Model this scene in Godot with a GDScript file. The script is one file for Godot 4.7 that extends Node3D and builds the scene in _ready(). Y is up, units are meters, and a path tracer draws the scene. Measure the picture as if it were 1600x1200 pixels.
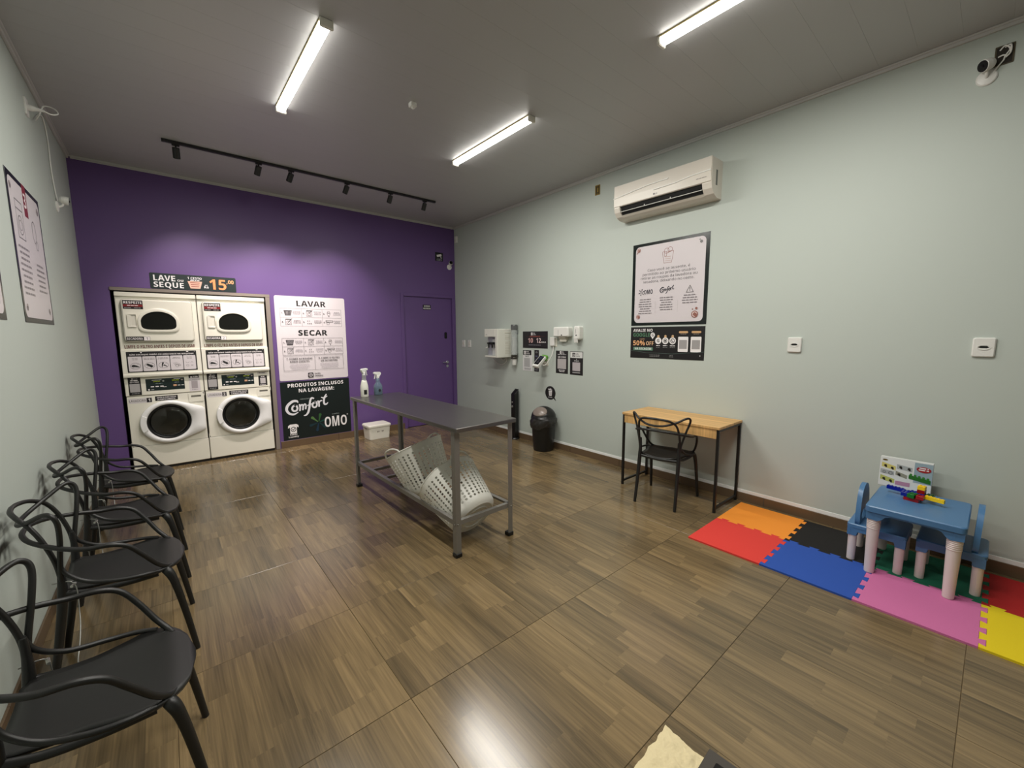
extends Node3D
# A self-service laundry room: right is +x, up is +y, the camera looks towards -z and to the right. Metres.

const XR := 4.015      # right wall
const XL := -0.594     # left wall
const ZB := -6.291     # purple back wall
const ZF := 2.6        # wall behind the camera
const HC := 3.383      # ceiling
const HT := 3.353      # underside of the ceiling moulding
var mats := {}
var taken := {}
var fonts := {}
var capline := {}

func _ready() -> void:
	setup_camera_and_light()
	build_room()
	build_door()
	build_ceiling_things()
	build_laundry_machines()
	build_back_wall_signs()
	build_right_wall_things()
	build_left_wall_things()
	build_work_table()
	build_floor_things()
	build_desk()
	build_wall_chairs()
	build_play_corner()

func setup_camera_and_light() -> void:
	var cam := Camera3D.new()
	cam.name = "camera"
	cam.position = Vector3(0, 1.55, 0)
	cam.rotation_order = EULER_ORDER_YXZ
	cam.rotation = Vector3(-0.1198, -0.7016, -0.0052)
	cam.fov = rad_to_deg(2.0 * atan(600.0 / 643.11))
	cam.near = 0.05
	cam.far = 60.0
	add_child(cam)
	cam.current = true
	var we := WorldEnvironment.new()
	we.name = "environment"
	var e := Environment.new()
	e.background_mode = Environment.BG_COLOR
	e.background_color = Color(0.02, 0.02, 0.025)
	e.tonemap_mode = Environment.TONE_MAPPER_LINEAR
	e.tonemap_exposure = EXPOSURE
	e.sdfgi_enabled = true
	e.ssao_enabled = true
	e.ssil_enabled = true
	we.environment = e
	add_child(we)

const EXPOSURE := 0.86
const TUBE_ENERGY := 4.25     # AreaLight3D under each ceiling luminaire
const TUBE_GLOW := 13.0       # what the diffuser itself shows
const SPOT_ENERGY := 3.1
const LAMP_COLOR := Color(1.0, 0.985, 0.955)

# ---------------------------------------------------------------- materials
func mat(key: String, col: Color = Color.WHITE, rough: float = 0.6, metal: float = 0.0) -> StandardMaterial3D:
	if mats.has(key):
		return mats[key]
	var m := StandardMaterial3D.new()
	m.resource_name = key
	m.albedo_color = col
	m.roughness = rough
	m.metallic = metal
	mats[key] = m
	return m

func ink_mat() -> StandardMaterial3D:
	var m := mat("print_ink", Color.WHITE, 0.38)
	m.vertex_color_use_as_albedo = true
	return m

func noise_tex(freq: float, lo: Color, hi: Color, size: int = 256, seed_: int = 1, normal: bool = false) -> NoiseTexture2D:
	var n := FastNoiseLite.new()
	n.seed = seed_
	n.frequency = freq
	n.fractal_octaves = 4
	var t := NoiseTexture2D.new()
	t.width = size
	t.height = size
	t.seamless = true
	t.noise = n
	if normal:
		t.as_normal_map = true
		t.bump_strength = 4.0
	else:
		var g := Gradient.new()
		g.colors = PackedColorArray([lo, hi])
		g.offsets = PackedFloat32Array([0.0, 1.0])
		t.color_ramp = g
	return t

# ---------------------------------------------------------------- shapes
class Shape3:
	var st := SurfaceTool.new()
	var xf := Transform3D.IDENTITY
	func _init() -> void:
		st.begin(Mesh.PRIMITIVE_TRIANGLES)
		st.set_smooth_group(-1)
	func flat() -> void:
		st.set_smooth_group(-1)
	func smooth(g: int = 0) -> void:
		st.set_smooth_group(g)
	func tri(a: Vector3, b: Vector3, c: Vector3) -> void:   # counter-clockwise seen from outside
		st.add_vertex(xf * a)
		st.add_vertex(xf * c)
		st.add_vertex(xf * b)
	func quad(a: Vector3, b: Vector3, c: Vector3, d: Vector3) -> void:
		tri(a, b, c)
		tri(a, c, d)
	func quad_uv(p: Array, uv: Array) -> void:
		for k in [0, 2, 1, 0, 3, 2]:
			st.set_uv(uv[k])
			st.add_vertex(xf * p[k])
	func box(c: Vector3, s: Vector3, ch: float = 0.0) -> void:
		var h := s * 0.5
		flat()
		var k := minf(ch, minf(h.x, minf(h.y, h.z)) * 0.95)
		for ax in 3:
			for sg in [-1.0, 1.0]:
				var n := Vector3.ZERO
				n[ax] = sg
				var a1 := (ax + 1) % 3
				var a2 := (ax + 2) % 3
				var u := Vector3.ZERO
				u[a1] = h[a1] - k
				var v := Vector3.ZERO
				v[a2] = (h[a2] - k)
				var o := c + n * h[ax]
				if sg > 0:
					quad(o - u - v, o + u - v, o + u + v, o - u + v)
				else:
					quad(o - u - v, o - u + v, o + u + v, o + u - v)
		if k <= 0.0:
			return
		for ax in 3:
			var a1 := (ax + 1) % 3
			var a2 := (ax + 2) % 3
			for s1 in [-1.0, 1.0]:
				for s2 in [-1.0, 1.0]:
					var l := Vector3.ZERO
					l[ax] = h[ax] - k
					var p := Vector3.ZERO
					p[a1] = s1 * h[a1]
					p[a2] = s2 * (h[a2] - k)
					var q := Vector3.ZERO
					q[a1] = s1 * (h[a1] - k)
					q[a2] = s2 * h[a2]
					if s1 * s2 > 0:
						quad(c + p - l, c + q - l, c + q + l, c + p + l)
					else:
						quad(c + q - l, c + p - l, c + p + l, c + q + l)
		for sx in [-1.0, 1.0]:
			for sy in [-1.0, 1.0]:
				for sz in [-1.0, 1.0]:
					var a := c + Vector3(sx * h.x, sy * (h.y - k), sz * (h.z - k))
					var b := c + Vector3(sx * (h.x - k), sy * h.y, sz * (h.z - k))
					var d := c + Vector3(sx * (h.x - k), sy * (h.y - k), sz * h.z)
					if sx * sy * sz > 0:
						tri(a, b, d)
					else:
						tri(a, d, b)
	# polygon in x,y (any winding) pushed from z0 to z1, with a chamfer round the z1 face
	func prism(poly_in: PackedVector2Array, z0: float, z1: float, ch: float = 0.0, soft_side: bool = false, back: bool = true) -> void:
		var poly := poly_in.duplicate()
		if Geometry2D.is_polygon_clockwise(poly):
			poly.reverse()
		var n := poly.size()
		var inner := poly.duplicate()
		if ch > 0.0:
			for i in n:
				var e0: Vector2 = (poly[i] - poly[(i + n - 1) % n]).normalized()
				var e1: Vector2 = (poly[(i + 1) % n] - poly[i]).normalized()
				var n0 := Vector2(-e0.y, e0.x)
				var n1 := Vector2(-e1.y, e1.x)
				var m := (n0 + n1)
				m = m / maxf(0.4, m.dot(n0)) if m.length() > 0.01 else n0
				inner[i] = poly[i] + m * ch
		var zc := z1 - ch * signf(z1 - z0)
		flat()
		var idx := Geometry2D.triangulate_polygon(inner)
		for i in range(0, idx.size(), 3):
			var t = [inner[idx[i]], inner[idx[i + 1]], inner[idx[i + 2]]]
			if (t[1] - t[0]).cross(t[2] - t[0]) < 0:
				t = [t[0], t[2], t[1]]
			tri(Vector3(t[0].x, t[0].y, z1), Vector3(t[1].x, t[1].y, z1), Vector3(t[2].x, t[2].y, z1))
		if back:
			idx = Geometry2D.triangulate_polygon(poly)
			for i in range(0, idx.size(), 3):
				var t = [poly[idx[i]], poly[idx[i + 1]], poly[idx[i + 2]]]
				if (t[1] - t[0]).cross(t[2] - t[0]) > 0:
					t = [t[0], t[2], t[1]]
				tri(Vector3(t[0].x, t[0].y, z0), Vector3(t[1].x, t[1].y, z0), Vector3(t[2].x, t[2].y, z0))
		if soft_side:
			smooth(1)
		for i in n:
			var j := (i + 1) % n
			quad(Vector3(poly[i].x, poly[i].y, z0), Vector3(poly[j].x, poly[j].y, z0), Vector3(poly[j].x, poly[j].y, zc), Vector3(poly[i].x, poly[i].y, zc))
		if ch > 0.0:
			if soft_side:
				smooth(2)
			for i in n:
				var j := (i + 1) % n
				quad(Vector3(poly[i].x, poly[i].y, zc), Vector3(poly[j].x, poly[j].y, zc), Vector3(inner[j].x, inner[j].y, z1), Vector3(inner[i].x, inner[i].y, z1))
		flat()
	# ring between two counter-clockwise loops of equal length
	func ring_prism(outer: PackedVector2Array, inner: PackedVector2Array, z0: float, z1: float, z1i: float = INF) -> void:
		var n := outer.size()
		var zi := z1 if z1i == INF else z1i
		for i in n:
			var j := (i + 1) % n
			var a := Vector3(outer[i].x, outer[i].y, z1)
			var b := Vector3(outer[j].x, outer[j].y, z1)
			var c := Vector3(inner[j].x, inner[j].y, zi)
			var d := Vector3(inner[i].x, inner[i].y, zi)
			smooth(1)
			quad(a, b, c, d)
			smooth(2)
			quad(Vector3(a.x, a.y, z0), Vector3(b.x, b.y, z0), b, a)
			smooth(3)
			quad(Vector3(c.x, c.y, z0), Vector3(d.x, d.y, z0), d, c)
			smooth(4)
			quad(Vector3(b.x, b.y, z0), Vector3(a.x, a.y, z0), Vector3(d.x, d.y, z0), Vector3(c.x, c.y, z0))
		flat()
	func tube(pts: Array, r, n: int = 10, closed: bool = false, flatten: float = 1.0) -> void:
		var m := pts.size()
		var rings := []
		var up := Vector3.ZERO
		for i in m:
			var a: Vector3 = pts[(i + m - 1) % m] if closed else pts[maxi(i - 1, 0)]
			var b: Vector3 = pts[(i + 1) % m] if closed else pts[mini(i + 1, m - 1)]
			var t := (b - a).normalized()
			if up == Vector3.ZERO:
				up = t.cross(Vector3.UP if absf(t.y) < 0.9 else Vector3.RIGHT).normalized()
			up = (up - t * up.dot(t)).normalized()
			var w := t.cross(up)
			var rr: float = r[i] if r is Array else r
			var ring := []
			for k in n:
				var an := TAU * k / n
				ring.append(Vector3(pts[i]) + (up * cos(an) + w * sin(an) * flatten) * rr)
			rings.append(ring)
		smooth(1)
		var last := m if closed else m - 1
		for i in last:
			var p: Array = rings[i]
			var q: Array = rings[(i + 1) % m]
			var off := 0
			if closed and i == m - 1:
				var best := INF
				for s in n:
					var d: float = (p[0] as Vector3).distance_squared_to(q[s])
					if d < best:
						best = d
						off = s
			for k in n:
				var k2 := (k + 1) % n
				quad(p[k], p[k2], q[(k2 + off) % n], q[(k + off) % n])
		if not closed:
			smooth(2)
			for k in range(1, n - 1):
				tri(rings[0][0], rings[0][k + 1], rings[0][k])
				tri(rings[m - 1][0], rings[m - 1][k], rings[m - 1][k + 1])
		flat()
	# profile of (radius, y) from bottom to top, turned round y; crisp keeps the profile's corners
	func lathe(prof_in: Array, n: int = 24, crisp: bool = true, sx: float = 1.0, sz: float = 1.0) -> void:
		var prof := prof_in.duplicate()
		var turn := 0.0
		for i in prof.size() - 1:
			turn += (prof[i].x + prof[i + 1].x) * (prof[i + 1].y - prof[i].y)
		if turn < 0.0:
			prof.reverse()
		for i in prof.size() - 1:
			var a: Vector2 = prof[i]
			var b: Vector2 = prof[i + 1]
			smooth(10 + i if crisp else 10)
			for k in n:
				var t0 := TAU * k / n
				var t1 := TAU * (k + 1) / n
				var p := Vector3(cos(t0) * a.x * sx, a.y, -sin(t0) * a.x * sz)
				var q := Vector3(cos(t1) * a.x * sx, a.y, -sin(t1) * a.x * sz)
				var r := Vector3(cos(t1) * b.x * sx, b.y, -sin(t1) * b.x * sz)
				var s := Vector3(cos(t0) * b.x * sx, b.y, -sin(t0) * b.x * sz)
				if a.x > 1e-6:
					tri(p, q, r)
				if b.x > 1e-6:
					tri(p, r, s)
		flat()
	# grid of points g[i][j], seen counter-clockwise along i then j
	func sheet(g: Array, grp: int = 1) -> void:
		smooth(grp)
		for i in g.size() - 1:
			for j in g[i].size() - 1:
				quad(g[i][j], g[i + 1][j], g[i + 1][j + 1], g[i][j + 1])
		flat()

func spline(ctrl: Array, per: int = 8, closed: bool = false) -> Array:
	var out := []
	var n := ctrl.size()
	var segs := n if closed else n - 1
	for i in segs:
		var p0: Vector3 = ctrl[(i + n - 1) % n] if closed else ctrl[maxi(i - 1, 0)]
		var p1: Vector3 = ctrl[i]
		var p2: Vector3 = ctrl[(i + 1) % n]
		var p3: Vector3 = ctrl[(i + 2) % n] if closed else ctrl[mini(i + 2, n - 1)]
		for k in per:
			var t := float(k) / per
			out.append(0.5 * ((2.0 * p1) + (p2 - p0) * t + (2.0 * p0 - 5.0 * p1 + 4.0 * p2 - p3) * t * t + (3.0 * p1 - p0 - 3.0 * p2 + p3) * t * t * t))
	if not closed:
		out.append(ctrl[n - 1])
	return out

func rrect(x0: float, y0: float, x1: float, y1: float, r: float, n: int = 5) -> PackedVector2Array:
	var o := PackedVector2Array()
	if r <= 0.0:
		return PackedVector2Array([Vector2(x0, y0), Vector2(x1, y0), Vector2(x1, y1), Vector2(x0, y1)])
	var cs := [Vector2(x1 - r, y0 + r), Vector2(x1 - r, y1 - r), Vector2(x0 + r, y1 - r), Vector2(x0 + r, y0 + r)]
	for q in 4:
		for k in n + 1:
			var a := -PI / 2 + q * PI / 2 + PI / 2 * k / n
			o.append(cs[q] + Vector2(cos(a), sin(a)) * r)
	return o

func circle(cx: float, cy: float, rx: float, ry: float, n: int = 28) -> PackedVector2Array:
	var o := PackedVector2Array()
	for k in n:
		o.append(Vector2(cx + rx * cos(TAU * k / n), cy + ry * sin(TAU * k / n)))
	return o

# ---------------------------------------------------------------- nodes
func numbered(called: String) -> String:
	var k: int = taken.get(called, 0)
	taken[called] = k + 1
	return called if k == 0 else "%s_%03d" % [called, k]

func describe(o: Node3D, label: String, category: String, group: String = "") -> Node3D:
	o.set_meta("label", label)
	o.set_meta("category", category)
	if group != "":
		o.set_meta("group", group)
	return o

func thing(called: String, label: String, category: String, at: Transform3D = Transform3D.IDENTITY, group: String = "") -> Node3D:
	var o := Node3D.new()
	o.name = numbered(called)
	add_child(o)
	o.transform = at
	describe(o, label, category, group)
	return o

func mesh_of(sh: Shape3) -> ArrayMesh:
	sh.st.generate_normals()
	return sh.st.commit()

func obj(called: String, sh: Shape3, m: Material, parent: Node3D = null, label: String = "") -> MeshInstance3D:
	return inst(called, mesh_of(sh), m, parent, label)

func inst(called: String, mesh: Mesh, m: Material, parent: Node3D = null, label: String = "") -> MeshInstance3D:
	var o := MeshInstance3D.new()
	o.mesh = mesh
	o.material_override = m
	if parent == null:
		o.name = numbered(called)
		add_child(o)
	else:
		o.name = called
		parent.add_child(o, true)
	if label != "":
		o.set_meta("label", label)
	return o

func single(called: String, sh: Shape3, m: Material, label: String, category: String, group: String = "") -> MeshInstance3D:
	var o := obj(called, sh, m)
	describe(o, label, category, group)
	return o

func struct(called: String, sh: Shape3, m: Material, label: String, category: String) -> MeshInstance3D:
	var o := single(called, sh, m, label, category)
	o.set_meta("kind", "structure")
	return o

func on_right(z: float, y: float, off: float = 0.0) -> Transform3D:   # u = +z, v = up, n = into the room
	return Transform3D(Basis(Vector3(0, 0, 1), Vector3(0, 1, 0), Vector3(-1, 0, 0)), Vector3(XR - off, y, z))

func on_back(x: float, y: float, off: float = 0.0) -> Transform3D:
	return Transform3D(Basis.IDENTITY, Vector3(x, y, ZB + off))

func on_left(z: float, y: float, off: float = 0.0) -> Transform3D:    # u = -z
	return Transform3D(Basis(Vector3(0, 0, -1), Vector3(0, 1, 0), Vector3(1, 0, 0)), Vector3(XL + off, y, z))

# ---------------------------------------------------------------- printing on flat boards
class Ink:
	var st := SurfaceTool.new()
	var z := 0.0004
	var host
	var count := 0
	func _init(h, z0: float = 0.0004) -> void:
		host = h
		z = z0
		st.begin(Mesh.PRIMITIVE_TRIANGLES)
	func up() -> void:
		z += 0.00008
	func vert(p: Vector2, c: Color) -> void:
		st.set_color(c)
		st.set_normal(Vector3(0, 0, 1))
		st.add_vertex(Vector3(p.x, p.y, z))
		count += 1
	func poly(pts: PackedVector2Array, col: Color) -> void:
		up()
		var c := col.srgb_to_linear()
		var idx := Geometry2D.triangulate_polygon(pts)
		for i in range(0, idx.size(), 3):
			var a := pts[idx[i]]
			var b := pts[idx[i + 1]]
			var d := pts[idx[i + 2]]
			if (b - a).cross(d - a) > 0:
				var t := b
				b = d
				d = t
			vert(a, c)
			vert(b, c)
			vert(d, c)
	func rect(x0: float, y0: float, x1: float, y1: float, col: Color, r: float = 0.0) -> void:
		poly(host.rrect(x0, y0, x1, y1, r), col)
	func circ(cx: float, cy: float, r: float, col: Color, ry: float = -1.0) -> void:
		poly(host.circle(cx, cy, r, ry if ry > 0 else r, 24), col)
	func line(pts: Array, w, col: Color, closed: bool = false) -> void:   # stroke with round joints
		up()
		var c := col.srgb_to_linear()
		var n := pts.size()
		var le := []
		var ri := []
		for i in n:      # one mitred ribbon, so that no two faces lie in the same place
			var o: Vector2 = pts[i]
			var pa: Vector2 = pts[(i + n - 1) % n] if closed else pts[maxi(i - 1, 0)]
			var pb: Vector2 = pts[(i + 1) % n] if closed else pts[mini(i + 1, n - 1)]
			var d0 := (o - pa).normalized() if o.distance_to(pa) > 1e-7 else (pb - o).normalized()
			var d1 := (pb - o).normalized() if o.distance_to(pb) > 1e-7 else d0
			var n0 := Vector2(-d0.y, d0.x)
			var n1 := Vector2(-d1.y, d1.x)
			var m := n0 + n1
			m = m / maxf(0.5, m.dot(n0)) if m.length() > 0.05 else n0
			var ww: float = (w[i] if w is Array else w) * 0.5
			le.append(o + m * ww)
			ri.append(o - m * ww)
		for i in (n if closed else n - 1):
			var j := (i + 1) % n
			for p in [ri[i], le[i], le[j], ri[i], le[j], ri[j]]:
				vert(p, c)
		if not closed:
			for e in 2:
				var o: Vector2 = pts[0] if e == 0 else pts[n - 1]
				var q: Vector2 = pts[1] if e == 0 else pts[n - 2]
				var a0 := (o - q).angle() - PI / 2
				var ww: float = (w[0 if e == 0 else n - 1] if w is Array else w) * 0.5
				for k in 6:
					vert(o, c)
					vert(o + Vector2.from_angle(a0 + PI * (k + 1) / 6) * ww, c)
					vert(o + Vector2.from_angle(a0 + PI * k / 6) * ww, c)
	func ring(cx: float, cy: float, r: float, w: float, col: Color, ry: float = -1.0) -> void:
		line(Array(host.circle(cx, cy, r, ry if ry > 0 else r, 20)), w, col, true)
	func frame(x0: float, y0: float, x1: float, y1: float, w: float, col: Color) -> void:
		line([Vector2(x0, y0), Vector2(x1, y0), Vector2(x1, y1), Vector2(x0, y1)], w, col, true)
	# text with its baseline at y and capitals h high; align 0 left, 0.5 centre, 1 right; w > 0 stretches it to that width
	func text(s: String, x: float, y: float, h: float, col: Color, align: float = 0.0, w: float = 0.0, bold: bool = true, face: String = "Droid Sans") -> void:
		up()
		var c := col.srgb_to_linear()
		var a: Array = host.glyphs(s, bold, face)
		var v: PackedVector3Array = a[0]
		if v.is_empty():
			return
		var lo := INF
		var hi := -INF
		for p in v:
			lo = minf(lo, p.x)
			hi = maxf(hi, p.x)
		var base: Vector2 = host.cap(bold, face)
		var sy := h / base.y
		var sx := w / (hi - lo) if w > 0 else sy
		var x0 := x - align * (hi - lo) * sx
		for p in v:
			vert(Vector2(x0 + (p.x - lo) * sx, y + (p.y - base.x) * sy), c)
	# grey lines that stand for print too fine to read
	func greek(x: float, y: float, w: float, rows: int, pitch: float, th: float, col: Color, align: float = 0.5) -> void:
		for i in rows:
			var f := 0.72 + 0.28 * absf(sin(i * 2.3 + x * 31.0 + y * 17.0))
			var ww := w * f
			var xx := x - align * ww
			var yy := y - i * pitch
			var at := 0.0
			var k := 0
			while at < ww:
				var l := minf(th * (2.0 + 2.5 * absf(sin(k * 1.7 + i * 3.1 + x * 11.0))), ww - at)
				rect(xx + at, yy, xx + at + l, yy + th, col)
				z -= 0.00008
				at += l + th * 0.7
				k += 1
		up()

func font_of(bold: bool, face: String) -> Font:
	var key := face + str(bold)
	if not fonts.has(key):
		var f := SystemFont.new()
		f.font_names = PackedStringArray([face])
		f.font_weight = 700 if bold else 400
		fonts[key] = f
	return fonts[key]

func glyphs(s: String, bold: bool, face: String) -> Array:
	var tm := TextMesh.new()
	tm.font = font_of(bold, face)
	tm.text = s
	tm.font_size = 48
	tm.pixel_size = 0.01
	tm.depth = 0.0
	tm.curve_step = 2.0
	if tm.get_surface_count() == 0:
		return [PackedVector3Array()]
	var a := tm.surface_get_arrays(0)
	var v: PackedVector3Array = a[Mesh.ARRAY_VERTEX]
	var nrm: PackedVector3Array = a[Mesh.ARRAY_NORMAL]
	var out := PackedVector3Array()
	var idx: PackedInt32Array = a[Mesh.ARRAY_INDEX] if a[Mesh.ARRAY_INDEX] != null else PackedInt32Array(range(v.size()))
	for i in idx:
		if nrm[i].z > 0.5:
			out.append(v[i])
	return [out]

func cap(bold: bool, face: String) -> Vector2:     # (baseline, height of capitals) as TextMesh lays them out
	var key := face + str(bold)
	if not capline.has(key):
		var v: PackedVector3Array = glyphs("H", bold, face)[0]
		var lo := INF
		var hi := -INF
		for p in v:
			lo = minf(lo, p.y)
			hi = maxf(hi, p.y)
		capline[key] = Vector2(lo, hi - lo)
	return capline[key]

func printed(ink: Ink, parent: Node3D, called: String = "print", label: String = "") -> void:
	if ink.count == 0:
		return
	var o := MeshInstance3D.new()
	o.mesh = ink.st.commit()
	o.material_override = ink_mat()
	o.name = called
	parent.add_child(o, true)
	if label != "":
		o.set_meta("label", label)

# a board on a wall: thing > board, print
func sign_board(called: String, label: String, category: String, at: Transform3D, outline: PackedVector2Array, th: float, col: Color, group: String = "", rough: float = 0.38) -> Node3D:
	var t := thing(called, label, category, at, group)
	var s := Shape3.new()
	s.prism(outline, 0.0, th, minf(0.0008, th * 0.3))
	obj("board", s, mat("board_" + col.to_html(false) + str(rough), col, rough), t)
	return t

# ---------------------------------------------------------------- the room
func tile_image(seed_: int) -> ImageTexture:
	var n := 512
	var rng := RandomNumberGenerator.new()
	rng.seed = seed_
	var fine := FastNoiseLite.new()
	fine.seed = seed_
	fine.frequency = 0.03
	fine.fractal_octaves = 3
	var strips := 8
	var tone := []
	for s in strips:
		var pieces := []
		var at := 0.0
		while at < 1.0:
			var l := rng.randf_range(0.22, 0.85)
			if at + l > 0.86:
				l = 1.01 - at
			pieces.append([at + l, rng.randf_range(-1.0, 1.0), rng.randf_range(0.0, 900.0), rng.randf()])
			at += l
		tone.append(pieces)
	var data := PackedByteArray()
	data.resize(n * n * 3)
	for x in n:
		var s := mini(x * strips / n, strips - 1)
		var e := float(x * strips % n) / n
		for y in n:
			var v := float(y) / n
			var pc: Array = tone[s][0]
			for p in tone[s]:
				pc = p
				if v < p[0]:
					break
			var o: float = pc[2]
			var w := fine.get_noise_2d(x * 1.0 + o, y * 0.06 + o * 3.0)
			var g := fine.get_noise_2d(x * 5.0 + o * 2.0, y * 0.12 + o)
			var sw := sin((x * 0.09 + w * 14.0 + y * 0.004) * 3.0) * 0.03 if pc[3] > 0.7 else 0.0
			var k: float = 1.0 + 0.115 * pc[1] + 0.17 * w + 0.12 * g + sw
			if e < 0.012:
				k *= 0.95
			var i := (y * n + x) * 3
			data[i] = clampi(int(114.0 * k), 0, 255)
			data[i + 1] = clampi(int(97.0 * (k * 0.98 + 0.02)), 0, 255)
			data[i + 2] = clampi(int(70.0 * (k * 0.94 + 0.06)), 0, 255)
	return ImageTexture.create_from_image(Image.create_from_data(n, n, false, Image.FORMAT_RGB8, data))

func stroke(im: Image, pts: Array, w: float, dark: float) -> void:
	for p in pts:
		var r := int(w * 1.6)
		for dy in range(-r, r + 1):
			for dx in range(-r, r + 1):
				var q := Vector2i(int(p.x) + dx, int(p.y) + dy)
				if q.x < 0 or q.y < 0 or q.x >= im.get_width() or q.y >= im.get_height():
					continue
				var k := exp(-(dx * dx + dy * dy) / (w * w * 0.5)) * dark
				im.set_pixelv(q, im.get_pixelv(q).lerp(Color(0.2, 0.2, 0.19), clampf(k, 0, 1)))

const WALL := Color(0.735, 0.768, 0.74)

func left_wall_image() -> ImageTexture:
	var im := Image.create(1400, 540, false, Image.FORMAT_RGB8)
	im.fill(WALL)
	var rng := RandomNumberGenerator.new()
	rng.seed = 5
	# black rubber scuffs left by the chair backs, (z, y) in metres
	for c in [[-4.40, 0.72], [-3.56, 0.69], [-2.74, 0.66], [-2.1, 0.68]]:
		for k in 6:
			var a := Vector2(c[0] + rng.randf_range(-0.07, 0.07), c[1] + rng.randf_range(-0.1, 0.02))
			var b := a + Vector2(rng.randf_range(-0.03, 0.06), rng.randf_range(0.06, 0.13))
			var d := b + Vector2(rng.randf_range(0.02, 0.08), rng.randf_range(-0.12, -0.04))
			var pts := []
			for i in 26:
				var t := i / 25.0
				var p := a * (1 - t) * (1 - t) + b * 2 * t * (1 - t) + d * t * t
				pts.append(Vector2((p.x - ZB) / (ZF - ZB) * 1400.0, (1.0 - p.y / HC) * 540.0))
			stroke(im, pts, rng.randf_range(1.5, 3.6), rng.randf_range(0.05, 0.2))
	return ImageTexture.create_from_image(im)

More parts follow.
